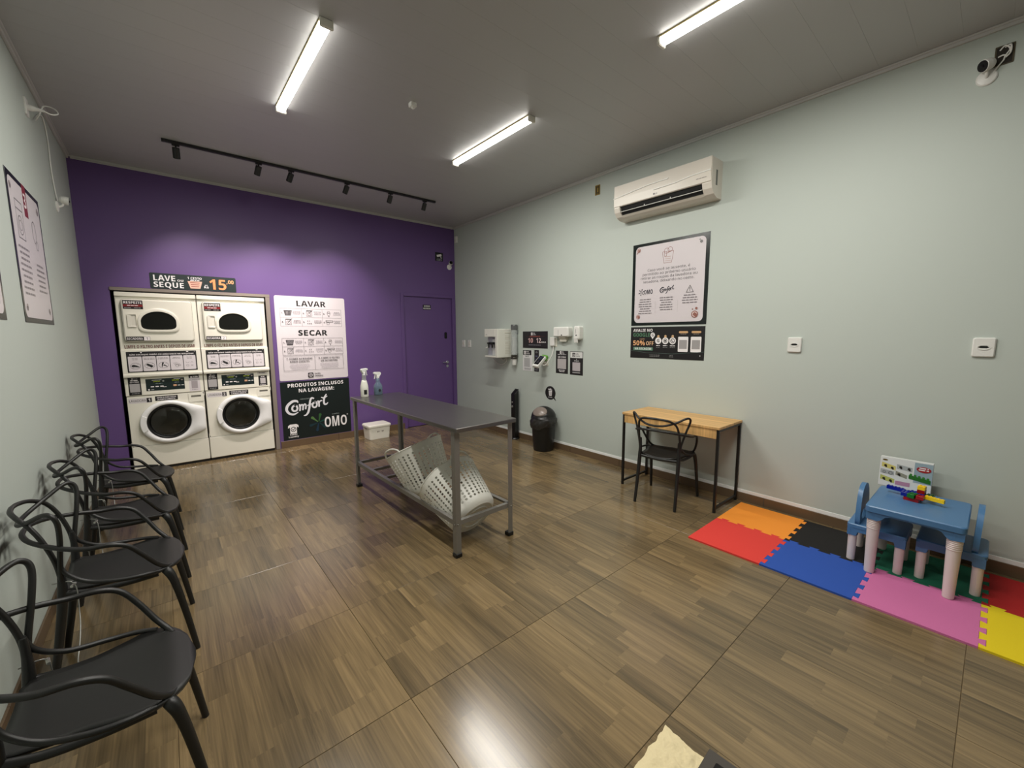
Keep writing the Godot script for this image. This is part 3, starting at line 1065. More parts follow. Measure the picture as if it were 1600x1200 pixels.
func make_washer(x: float, i: int) -> void:
	var white := mat("enamel", Color(0.90, 0.89, 0.835), 0.28)
	var root := thing("washing_machine", ["white front-loading washing machine numbered 1, under the left dryer", "white front-loading washing machine numbered 2, under the right dryer"][i], "washing machine", Transform3D(Basis.IDENTITY, Vector3(x, 0, -6.255)), "front-loading washing machines")
	var s := Shape3.new()
	# cabinet with a round loading opening
	var cy := 0.556
	var hole := circle(0, cy, 0.213, 0.213, 48)
	var n := hole.size()
	var rim := PackedVector2Array()
	for k in n:
		var d := hole[k] - Vector2(0, cy)
		var m := maxf(absf(d.x) / 0.352, maxf(d.y / 0.325, -d.y / 0.258))
		rim.append(Vector2(0, cy) + d / m)
	s.flat()
	for k in n:
		var j := (k + 1) % n
		s.quad(Vector3(rim[k].x, rim[k].y, 0), Vector3(rim[j].x, rim[j].y, 0), Vector3(hole[j].x, hole[j].y, 0), Vector3(hole[k].x, hole[k].y, 0))
	for c in [Vector2(0.352, 0.881), Vector2(-0.352, 0.881), Vector2(-0.352, 0.298), Vector2(0.352, 0.298)]:      # corners the fan leaves open
		var best := []
		for k in n:
			var j := (k + 1) % n
			if (rim[k].x != rim[j].x and rim[k].y != rim[j].y) and rim[k].distance_to(c) < 0.2:
				best = [rim[k], rim[j]]
		if best.size() == 2:
			s.tri(Vector3(best[0].x, best[0].y, 0), Vector3(c.x, c.y, 0), Vector3(best[1].x, best[1].y, 0))
	for q in [[Vector3(-0.349, 0.589, -0.35), Vector3(0.006, 0.584, 0.7)], [Vector3(0.349, 0.589, -0.35), Vector3(0.006, 0.584, 0.7)], [Vector3(0, 0.878, -0.35), Vector3(0.704, 0.006, 0.7)], [Vector3(0, 0.589, -0.697), Vector3(0.704, 0.584, 0.006)]]:
		s.box(q[0], q[1])
	obj("cabinet", s, white, root)
	s = Shape3.new()
	s.box(Vector3(0, 0.163, -0.35), Vector3(0.704, 0.264, 0.7), 0.006)
	obj("lower_panel", s, white, root)
	s = Shape3.new()
	s.box(Vector3(0, 0.016, -0.36), Vector3(0.7, 0.032, 0.68))
	obj("plinth", s, mat("plinth", Color(0.10, 0.09, 0.08), 0.6), root)
	s = Shape3.new()
	s.box(Vector3(0, 0.987, -0.355), Vector3(0.704, 0.208, 0.7), 0.005)
	obj("control_panel", s, white, root)
	s = Shape3.new()
	s.xf = Transform3D(Basis.IDENTITY, Vector3(0.268, 0.818, 0))
	s.ring_prism(rrect(-0.072, -0.056, 0.072, 0.056, 0.012), rrect(-0.048, -0.002, 0.048, 0.022, 0.006), -0.004, 0.008)
	obj("soap_drawer", s, white, root)
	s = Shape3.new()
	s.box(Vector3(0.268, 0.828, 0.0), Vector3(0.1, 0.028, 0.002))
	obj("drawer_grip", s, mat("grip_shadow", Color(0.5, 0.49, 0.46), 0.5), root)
	# door: white ring, black glass bowl
	var door := Node3D.new()
	door.name = "door"
	root.add_child(door, true)
	door.position = Vector3(0, cy, 0)
	var o1 := resample(door_outline(1.0), 72)
	var o2 := resample(door_outline(0.955), 72)
	var o3 := circle(0, 0, 0.212, 0.212, 72)
	var o4 := circle(0, 0, 0.203, 0.203, 72)
	s = Shape3.new()
	s.ring_prism(o1, o2, 0.004, 0.03, 0.044)
	s.ring_prism(o2, o3, 0.004, 0.044, 0.05)
	s.ring_prism(o3, o4, -0.02, 0.05, 0.03)
	obj("door_ring", s, mat("door_white", Color(0.93, 0.93, 0.925), 0.25), door)
	s = Shape3.new()
	var hp := PackedVector2Array()
	for k in 9:
		var a := PI - 0.42 + 0.84 * k / 8.0
		hp.append(Vector2(cos(a) * 0.258, sin(a) * 0.246))
	for k in 9:
		var a := PI + 0.36 - 0.72 * k / 8.0
		hp.append(Vector2(cos(a) * 0.206, sin(a) * 0.206))
	s.prism(hp, 0.04, 0.056, 0.003)
	obj("handle", s, mat("door_white", Color(0.93, 0.93, 0.925), 0.25), door)
	s = Shape3.new()
	s.xf = Transform3D(Basis(Vector3(1, 0, 0), Vector3(0, 0, 1), Vector3(0, -1, 0)), Vector3.ZERO)
	s.lathe([Vector2(0.2, -0.06), Vector2(0.2, 0.02), Vector2(0.186, 0.026), Vector2(0.172, 0.012), Vector2(0.168, -0.06)], 48, false)
	obj("gasket", s, mat("black_rubber", Color(0.03, 0.03, 0.03), 0.35), door)
	s = Shape3.new()
	s.xf = Transform3D(Basis(Vector3(1, 0, 0), Vector3(0, 0, 1), Vector3(0, -1, 0)), Vector3.ZERO)
	var bowl := []
	for k in 10:
		var a := PI / 2 * k / 9.0
		bowl.append(Vector2(0.176 * cos(a), 0.008 + 0.045 * sin(a)))
	s.lathe(bowl, 40, false)
	var gm := mat("bowl_glass", Color(0.03, 0.032, 0.03, 0.45), 0.04)
	gm.transparency = BaseMaterial3D.TRANSPARENCY_ALPHA
	obj("glass_bowl", s, gm, door, "dark glass bowl")
	s = Shape3.new()
	s.xf = Transform3D(Basis(Vector3(1, 0, 0), Vector3(0, 0, 1), Vector3(0, -1, 0)), Vector3.ZERO)
	s.lathe([Vector2(0.0, -0.30), Vector2(0.06, -0.30), Vector2(0.07, -0.29), Vector2(0.12, -0.295), Vector2(0.2, -0.28), Vector2(0.235, -0.25), Vector2(0.235, -0.07), Vector2(0.17, -0.05)], 40, true)
	for q in 3:
		var a := TAU * q / 3.0 + 0.4 + i * 0.8
		s.xf = Transform3D(Basis(Vector3(0, 0, 1), a + PI / 2), Vector3(cos(a), sin(a), 0) * 0.215 + Vector3(0, 0, -0.16))
		s.prism(PackedVector2Array([Vector2(-0.03, -0.02), Vector2(0.03, -0.02), Vector2(0.0, 0.05)]), -0.08, 0.08)
	obj("drum", s, mat("drum_steel", Color(0.42, 0.42, 0.42), 0.3, 0.9), root)
	# stickers: code panels left blank, wash-cycle board, name plates
	var wht := Color(0.92, 0.9, 0.9)
	var st := sticker(root, -0.322, 0.888, -0.216, 1.09, INK_DARK, -0.005)
	var k := Ink.new(self, -0.0038)
	k.circ(-0.285, 1.075, 0.007, wht)
	k.greek(-0.26, 1.072, 0.04, 1, 0.01, 0.006, Color(0.6, 0.6, 0.6))
	k.greek(-0.268, 1.053, 0.085, 1, 0.01, 0.008, wht)
	k.text("QR CODE", -0.268, 1.029, 0.015, wht, 0.5, 0.075)
	k.rect(-0.311, 0.923, -0.226, 1.018, Color(0.66, 0.65, 0.65), 0.004)
	k.greek(-0.268, 0.905, 0.07, 1, 0.01, 0.006, Color(0.6, 0.6, 0.6))
	printed(k, st)
	st = sticker(root, -0.175, 0.926, 0.172, 1.064, INK_GREEN, -0.005, "sticker", "dark green sticker listing wash cycles")
	k = Ink.new(self, -0.0038)
	var yel := Color(0.72, 0.80, 0.18)
	k.rect(-0.12, 1.046, -0.035, 1.05, wht)
	k.text("LAVAR", -0.078, 1.026, 0.015, yel, 0.5, 0.062)
	k.rect(0.075, 1.05, 0.135, 1.054, wht)
	k.text("SECAR", 0.09, 1.03, 0.015, yel, 0.5, 0.065)
	k.circ(-0.02, 1.034, 0.009, Color(0.66, 0.67, 0.66))
	k.circ(0.15, 1.038, 0.009, Color(0.66, 0.6, 0.58))
	k.greek(-0.06, 1.004, 0.07, 1, 0.01, 0.006, Color(0.5, 0.55, 0.55))
	k.greek(0.1, 1.008, 0.04, 1, 0.01, 0.006, Color(0.5, 0.55, 0.55))
	for c in 3:
		k.rect(-0.135 + c * 0.042, 0.968, -0.105 + c * 0.042, 0.98, wht, 0.004)
	k.rect(-0.025, 0.962, 0.005, 0.968, wht)
	k.rect(0.067, 0.966, 0.098, 0.988, Color(0.78, 0.6, 0.48), 0.003)
	for c in 2:
		k.rect(0.107 + c * 0.034, 0.97, 0.131 + c * 0.034, 0.98, Color(0.8, 0.8, 0.78), 0.003)
	k.circ(-0.152, 0.941, 0.008, wht)
	k.greek(-0.12, 0.938, 0.03, 1, 0.01, 0.006, Color(0.7, 0.7, 0.7))
	printed(k, st)
	if i == 0:
		st = sticker(root, 0.214, 0.888, 0.32, 1.088, PAPER, -0.005)
		k = Ink.new(self, -0.0038)
		k.rect(0.216, 1.05, 0.312, 1.088, INK_DARK)
		k.rect(0.23, 1.054, 0.25, 1.068, wht)
		k.greek(0.282, 1.066, 0.05, 2, 0.009, 0.006, wht)
		k.greek(0.267, 1.03, 0.05, 1, 0.01, 0.004, Color(0.5, 0.48, 0.5))
		k.rect(0.236, 0.925, 0.296, 1.015, Color(0.64, 0.61, 0.62))
		k.greek(0.267, 0.906, 0.06, 1, 0.01, 0.005, Color(0.55, 0.53, 0.55))
	else:
		st = sticker(root, 0.222, 0.898, 0.32, 1.03, INK_DARK, -0.005)
		k = Ink.new(self, -0.0038)
		k.rect(0.241, 0.924, 0.302, 1.0, Color(0.72, 0.7, 0.7), 0.003)
		k.greek(0.271, 1.012, 0.05, 1, 0.01, 0.006, wht)
		k.greek(0.271, 0.906, 0.07, 1, 0.01, 0.006, wht)
		printed(k, st)
		st = sticker(root, 0.214, 1.046, 0.32, 1.082, Color(0.8, 0.78, 0.75), -0.005)
		k = Ink.new(self, -0.0038)
		k.greek(0.267, 1.06, 0.075, 1, 0.01, 0.009, Color(0.35, 0.34, 0.34))
	printed(k, st)
	st = sticker(root, -0.336, 0.796, -0.135, 0.853, Color(0.84, 0.82, 0.82), 0.0)
	k = Ink.new(self, 0.0012)
	k.text("LAVADORA", -0.328, 0.811, 0.028, INK_DARK, 0.0, 0.14, false)
	k.rect(-0.182, 0.799, -0.138, 0.85, INK_DARK)
	k.text(str(i + 1), -0.16, 0.808, 0.033, wht, 0.5)
	printed(k, st)
	st = sticker(root, -0.108, 0.806, 0.096, 0.86, INK_DARK, 0.0)
	k = Ink.new(self, 0.0012)
	k.text("APÓS O USO DEIXE", -0.006, 0.836, 0.014, wht, 0.5, 0.175)
	k.text("A PORTA ABERTA.", -0.006, 0.814, 0.014, wht, 0.5, 0.165)
	printed(k, st)

# ---------------------------------------------------------------- signs on the purple wall
func basket_icon(k: Ink, x: float, y: float, w: float, h: float, col: Color, th: float) -> void:
	k.line([Vector2(x - w * 0.5, y + h), Vector2(x + w * 0.5, y + h), Vector2(x + w * 0.36, y), Vector2(x - w * 0.36, y)], th, col, true)
	for r in 3:
		var yy := y + h * (0.2 + r * 0.26)
		k.line([Vector2(x - w * 0.34, yy), Vector2(x + w * 0.34, yy)], th * 0.9, col)

func splat(k: Ink, x: float, y: float, r: float, cols: Array) -> void:
	for p in cols.size():
		var a := TAU * p / cols.size() + 0.3
		var d := Vector2(cos(a), sin(a))
		k.line([Vector2(x, y) + d * r * 0.15, Vector2(x, y) + d * r * 0.55, Vector2(x, y) + d * r * 0.86], [r * 0.1, r * 0.16, r * 0.3], cols[p])

func shirt_logo(k: Ink, x: float, y: float, s: float, col: Color, dark: Color) -> void:
	k.poly(PackedVector2Array([Vector2(x - s * 0.32, y - s * 0.5), Vector2(x + s * 0.32, y - s * 0.5), Vector2(x + s * 0.34, y + s * 0.2), Vector2(x + s * 0.52, y + s * 0.1), Vector2(x + s * 0.5, y + s * 0.36), Vector2(x + s * 0.3, y + s * 0.5), Vector2(x - s * 0.3, y + s * 0.5), Vector2(x - s * 0.5, y + s * 0.36), Vector2(x - s * 0.52, y + s * 0.1), Vector2(x - s * 0.34, y + s * 0.2)]), col)
	k.ring(x, y - s * 0.05, s * 0.24, s * 0.07, dark)
	k.line([Vector2(x - s * 0.12, y - s * 0.02), Vector2(x - s * 0.02, y - s * 0.14), Vector2(x + s * 0.14, y + s * 0.06)], s * 0.07, dark)

func script_word(k: Ink, x: float, y: float, w: float, col: Color) -> void:     # the hand-drawn word on the softener mark; w is its whole width
	var u := w / 0.567
	var f := func(pts: Array, wd, per: int = 6):
		var c := []
		for p in pts:
			c.append(Vector3(p[0], p[1], 0))
		var o := []
		var ws := []
		var sp := spline(c, per)
		for q in sp.size():
			o.append(Vector2(x + sp[q].x * u, y + sp[q].y * u))
			if wd is Array:
				var t: float = float(q) / (sp.size() - 1) * (wd.size() - 1)
				var a := int(t)
				ws.append(lerpf(wd[a], wd[mini(a + 1, wd.size() - 1)], t - a) * u)
		k.line(o, ws if wd is Array else wd * u, col)
	f.call([[0.165, 0.185], [0.15, 0.205], [0.10, 0.205], [0.04, 0.16], [0.018, 0.10], [0.045, 0.045], [0.10, 0.022], [0.16, 0.045]], [0.014, 0.03, 0.034, 0.036, 0.034, 0.03, 0.026, 0.01])     # C
	f.call([[0.135, 0.15], [0.10, 0.135], [0.088, 0.10], [0.105, 0.07], [0.14, 0.072], [0.155, 0.105], [0.14, 0.145], [0.125, 0.15]], 0.024)   # o
	f.call([[0.185, 0.15], [0.19, 0.11], [0.185, 0.07]], 0.022)      # m
	f.call([[0.188, 0.12], [0.215, 0.148], [0.228, 0.125], [0.224, 0.075]], 0.02)
	f.call([[0.228, 0.122], [0.252, 0.152], [0.266, 0.13], [0.26, 0.085]], 0.02)
	f.call([[0.372, 0.222], [0.345, 0.228], [0.325, 0.19], [0.31, 0.10], [0.29, 0.03], [0.262, -0.005], [0.235, -0.01]], [0.02, 0.024, 0.026, 0.028, 0.028, 0.024, 0.012])   # f
	f.call([[0.29, 0.128], [0.325, 0.14], [0.36, 0.148]], 0.015)
	f.call([[0.39, 0.165], [0.36, 0.15], [0.352, 0.115], [0.372, 0.09], [0.402, 0.10], [0.413, 0.135], [0.40, 0.165], [0.385, 0.168]], 0.024)   # o
	f.call([[0.43, 0.175], [0.44, 0.14], [0.44, 0.10]], 0.022)      # r
	f.call([[0.44, 0.14], [0.455, 0.172], [0.478, 0.178]], 0.018)
	f.call([[0.545, 0.262], [0.52, 0.22], [0.508, 0.165], [0.515, 0.125], [0.54, 0.12], [0.562, 0.14]], [0.016, 0.024, 0.026, 0.026, 0.022, 0.01])    # t
	f.call([[0.478, 0.225], [0.51, 0.215], [0.555, 0.235]], [0.012, 0.02, 0.012])

func steps_grid(k: Ink, y0: float, y1: float) -> void:
	var ln := Color(0.45, 0.44, 0.45)
	var ic := Color(0.22, 0.21, 0.22)
	var xs := [0.06, 0.327, 0.595, 0.856]
	var ym := (y0 + y1) / 2
	k.frame(0.06, y0, 0.856, y1, 0.003, ln)
	k.line([Vector2(0.06, ym), Vector2(0.856, ym)], 0.003, ln)
	for c in [1, 2]:
		k.line([Vector2(xs[c], y0), Vector2(xs[c], y1)], 0.003, ln)
	for r in 2:
		for c in 3:
			var x: float = xs[c]
			var y := (y1 + ym) / 2 if r == 0 else (ym + y0) / 2
			k.text("%d." % (r * 3 + c + 1), x + 0.014, y - 0.012, 0.02, ic)
			var ix := x + 0.095
			match r * 3 + c:
				0:
					k.poly(PackedVector2Array([Vector2(ix - 0.05, y + 0.034), Vector2(ix + 0.05, y + 0.034), Vector2(ix + 0.036, y - 0.034), Vector2(ix - 0.036, y - 0.034)]), ic)
					for a in 5:
						for b in 3:
							k.circ(ix - 0.032 + a * 0.016, y - 0.018 + b * 0.018, 0.004, PAPER)
				1, 3:
					k.frame(ix - 0.034, y - 0.038, ix + 0.034, y + 0.03, 0.003, ic)
					k.ring(ix, y - 0.008, 0.022, 0.003, ic)
					k.line([Vector2(ix - 0.006, y - 0.008), Vector2(ix + 0.044, y + 0.044)], 0.005, ic)
					k.line([Vector2(ix - 0.034, y + 0.038), Vector2(ix + 0.03, y + 0.038)], 0.005, ic)
				2:
					k.ring(ix - 0.008, y + 0.006, 0.02, 0.003, ic, 0.03)
					k.line([Vector2(ix - 0.022, y + 0.012), Vector2(ix + 0.006, y + 0.012)], 0.006, ic)
					k.circ(ix - 0.006, y - 0.036, 0.006, ic)
				4:
					for a in 5:
						k.circ(ix - 0.024 + (a % 3) * 0.022, y - 0.02 + (a % 2) * 0.036, 0.006, Color(0.4, 0.39, 0.4))
				5:
					k.line([Vector2(ix - 0.05, y + 0.024), Vector2(ix + 0.044, y + 0.024), Vector2(ix + 0.044, y + 0.004), Vector2(ix - 0.05, y + 0.004)], 0.005, ic, true)
					k.ring(ix - 0.022, y - 0.016, 0.018, 0.003, ic)
			k.greek(x + (0.205 if c < 2 else 0.2), y + 0.018, 0.1, 3, 0.017, 0.006, Color(0.6, 0.58, 0.6))

func build_back_wall_signs() -> void:
	var wht := Color(0.92, 0.91, 0.91)
	# price sign above the machines
	var t := sign_board("price_sign", "dark green rounded price sign above the washing machines", "sign", on_back(-0.05, 2.093), rrect(0, 0, 0.818, 0.176, 0.014), 0.004, INK_GREEN)
	var k := Ink.new(self, 0.0044)
	k.text("LAVE", 0.032, 0.092, 0.062, wht, 0.0, 0.195)
	k.text("OU", 0.245, 0.092, 0.022, wht, 0.0, 0.055)
	k.text("SEQUE", 0.03, 0.018, 0.06, wht, 0.0, 0.27)
	k.text("1 CESTO", 0.408, 0.128, 0.026, wht, 0.5, 0.135)
	k.greek(0.408, 0.112, 0.09, 1, 0.01, 0.008, wht)
	k.poly(PackedVector2Array([Vector2(0.338, 0.106), Vector2(0.478, 0.106), Vector2(0.455, 0.022), Vector2(0.362, 0.022)]), Color(0.88, 0.70, 0.62))
	for r in 3:
		k.rect(0.362 + r * 0.004, 0.084 - r * 0.022, 0.454 - r * 0.004, 0.094 - r * 0.022, Color(0.62, 0.38, 0.33), 0.003)
	k.text("por", 0.516, 0.062, 0.014, wht, 0.5)
	k.text("R$", 0.516, 0.032, 0.022, wht, 0.5, 0.045)
	k.text("15", 0.548, 0.022, 0.122, Color(0.93, 0.58, 0.36), 0.0, 0.168)
	k.text(",00", 0.72, 0.1, 0.044, Color(0.93, 0.66, 0.46), 0.0, 0.076)
	printed(k, t)
	# how to wash and dry
	t = sign_board("instruction_poster", "white poster of numbered washing and drying steps beside the machines", "poster", on_back(1.18, 0.932), rrect(0, 0, 0.912, 1.152, 0.022), 0.004, PAPER)
	k = Ink.new(self, 0.0044)
	k.z = 0.0044
	k.text("LAVAR", 0.458, 1.018, 0.076, INK_DARK, 0.5, 0.38)
	steps_grid(k, 0.745, 0.985)
	k.text("SECAR", 0.458, 0.62, 0.074, INK_DARK, 0.5, 0.38)
	steps_grid(k, 0.352, 0.582)
	var ln := Color(0.45, 0.44, 0.45)
	k.frame(0.06, 0.136, 0.85, 0.338, 0.003, ln)
	k.line([Vector2(0.46, 0.136), Vector2(0.46, 0.338)], 0.003, ln)
	k.text("7. DOBRE AS ROUPAS", 0.262, 0.288, 0.022, ln.darkened(0.35), 0.5, 0.33)
	k.text("AINDA QUENTES", 0.262, 0.25, 0.022, ln.darkened(0.35), 0.5, 0.25)
	k.text("8. LIMPE O FILTRO", 0.655, 0.288, 0.022, ln.darkened(0.35), 0.5, 0.29)
	k.text("DA SECADORA", 0.655, 0.25, 0.022, ln.darkened(0.35), 0.5, 0.23)
	k.greek(0.262, 0.215, 0.26, 4, 0.018, 0.006, Color(0.66, 0.64, 0.66))
	k.greek(0.655, 0.215, 0.26, 4, 0.018, 0.006, Color(0.66, 0.64, 0.66))
	k.rect(0.358, 0.032, 0.428, 0.096, INK_DARK, 0.008)
	k.ring(0.393, 0.062, 0.022, 0.006, PAPER)
	k.poly(PackedVector2Array([Vector2(0.386, 0.052), Vector2(0.406, 0.062), Vector2(0.386, 0.074)]), PAPER)
	k.text("Estilo", 0.446, 0.07, 0.021, INK_DARK, 0.0, 0.075)
	k.text("Laundry", 0.446, 0.038, 0.021, INK_DARK, 0.0, 0.112)
	printed(k, t)
	# products poster
	t = sign_board("products_poster", "dark green poster with big white softener and soap marks, under the step poster", "poster", on_back(1.177, 0.102), rrect(0, 0, 0.922, 0.815, 0.0), 0.003, Color(0.065, 0.105, 0.105))
	k = Ink.new(self, 0.0034)
	k.text("PRODUTOS INCLUSOS", 0.466, 0.735, 0.05, wht, 0.5, 0.745)
	k.text("NA LAVAGEM:", 0.466, 0.657, 0.05, wht, 0.5, 0.475)
	k.text("AMACIANTE", 0.32, 0.552, 0.015, Color(0.6, 0.64, 0.63), 0.5, 0.17, false)
	script_word(k, 0.042, 0.333, 0.567, Color(0.86, 0.86, 0.88))
	splat(k, 0.464, 0.2, 0.13, [Color(0.12, 0.30, 0.26), Color(0.20, 0.36, 0.20), Color(0.32, 0.46, 0.26), Color(0.10, 0.2, 0.24), Color(0.09, 0.2, 0.28), Color(0.1, 0.22, 0.24)])
	k.text("SABÃO", 0.703, 0.29, 0.014, Color(0.6, 0.64, 0.63), 0.5, 0.1, false)
	k.text("OMO", 0.545, 0.112, 0.152, wht, 0.0, 0.315)
	k.ring(0.872, 0.268, 0.006, 0.003, wht)
	shirt_logo(k, 0.128, 0.152, 0.13, wht, Color(0.075, 0.125, 0.125))
	k.text("Estilo", 0.128, 0.062, 0.022, wht, 0.5, 0.088)
	k.text("Laundry", 0.128, 0.03, 0.022, wht, 0.5, 0.128)
	printed(k, t)
	# restricted access plate on the door
	t = sign_board("door_plate", "small dark plate reading restricted access on the purple door", "sign", on_back(3.462, 2.012, -0.0255), rrect(-0.075, -0.042, 0.075, 0.042, 0.008), 0.003, Color(0.07, 0.05, 0.075))
	k = Ink.new(self, 0.0034)
	k.text("ACESSO", 0, 0.008, 0.024, wht, 0.5, 0.112)
	k.text("RESTRITO", 0, -0.032, 0.024, wht, 0.5, 0.134)
	printed(k, t)
	# camera notice
	t = sign_board("camera_notice", "small black notice with a white camera picture high beside the door corner", "sign", on_back(3.709, 2.862), rrect(-0.075, -0.07, 0.075, 0.075, 0.01), 0.003, Color(0.05, 0.045, 0.055))
	k = Ink.new(self, 0.0034)
	k.poly(PackedVector2Array([Vector2(-0.05, 0.03), Vector2(0.04, 0.052), Vector2(0.048, 0.018), Vector2(-0.04, -0.004)]), wht)
	k.line([Vector2(0.03, 0.01), Vector2(0.03, -0.012), Vector2(0.05, -0.012)], 0.008, wht)
	k.greek(0.0, -0.04, 0.1, 2, 0.018, 0.01, Color(0.62, 0.62, 0.64))
	printed(k, t)
	ip_camera("small white camera with black face high in the corner above the purple door", on_back(3.905, 2.712), Vector3(-0.25, 0.35, 0.9))

func ip_camera(label: String, at: Transform3D, aim: Vector3) -> void:
	var root := thing("security_camera", label, "camera", at, "white wall cameras")
	var wp := mat("white_plastic", Color(0.88, 0.88, 0.86), 0.35)
	var out := Basis(Vector3(1, 0, 0), Vector3(0, 0, 1), Vector3(0, -1, 0))
	var s := Shape3.new()
	s.xf = Transform3D(out, Vector3.ZERO)
	s.lathe([Vector2(0, 0), Vector2(0.046, 0), Vector2(0.046, 0.006), Vector2(0.04, 0.011), Vector2(0.014, 0.015), Vector2(0.0, 0.015)], 26)
	obj("base", s, wp, root)
	s = Shape3.new()
	s.tube([Vector3(0, 0, 0.012), Vector3(0, 0.012, 0.035), Vector3(0, 0.035, 0.045), Vector3(0, 0.05, 0.05)], 0.009, 10)
	obj("arm", s, wp, root)
	var d := aim.normalized()
	var u := d.cross(Vector3(0.1, 1, 0.05)).normalized()
	var b := Basis(u, d, u.cross(d))
	s = Shape3.new()
	s.xf = Transform3D(b, Vector3(0, 0.058, 0.05))
	s.lathe([Vector2(0, -0.03), Vector2(0.02, -0.03), Vector2(0.03, -0.018), Vector2(0.034, 0.0), Vector2(0.034, 0.026), Vector2(0.031, 0.028), Vector2(0, 0.028)], 24)
	obj("body", s, wp, root)
	s = Shape3.new()
	s.xf = Transform3D(b, Vector3(0, 0.058, 0.05))
	s.lathe([Vector2(0, 0.0282), Vector2(0.0312, 0.0282), Vector2(0.0305, 0.03), Vector2(0.0, 0.0305)], 24)
	s.lathe([Vector2(0, 0.0306), Vector2(0.01, 0.0306), Vector2(0.008, 0.034), Vector2(0, 0.035)], 14)
	obj("face", s, mat("black_gloss", Color(0.03, 0.03, 0.032), 0.25), root, "round black camera face")

# ---------------------------------------------------------------- right wall
func bubble_mark(k: Ink, x: float, y: float, r: float, col: Color) -> void:
	k.circ(x, y, r, col)
	k.ring(x, y, r * 0.62, r * 0.16, Color(0.93, 0.88, 0.86))
	k.circ(x + r * 0.18, y - r * 0.12, r * 0.5, col)

func small_logo(k: Ink, x: float, y: float, h: float, fg: Color, bg: Color) -> void:
	k.rect(x - h * 1.3, y - h * 0.55, x - h * 0.4, y + h * 0.55, fg, h * 0.1)
	k.ring(x - h * 0.85, y - h * 0.06, h * 0.28, h * 0.1, bg)
	k.text("Estilo", x - h * 0.15, y + h * 0.1, h * 0.34, fg, 0.0, h * 1.1)
	k.text("Laundry", x - h * 0.15, y - h * 0.45, h * 0.34, fg, 0.0, h * 1.6)

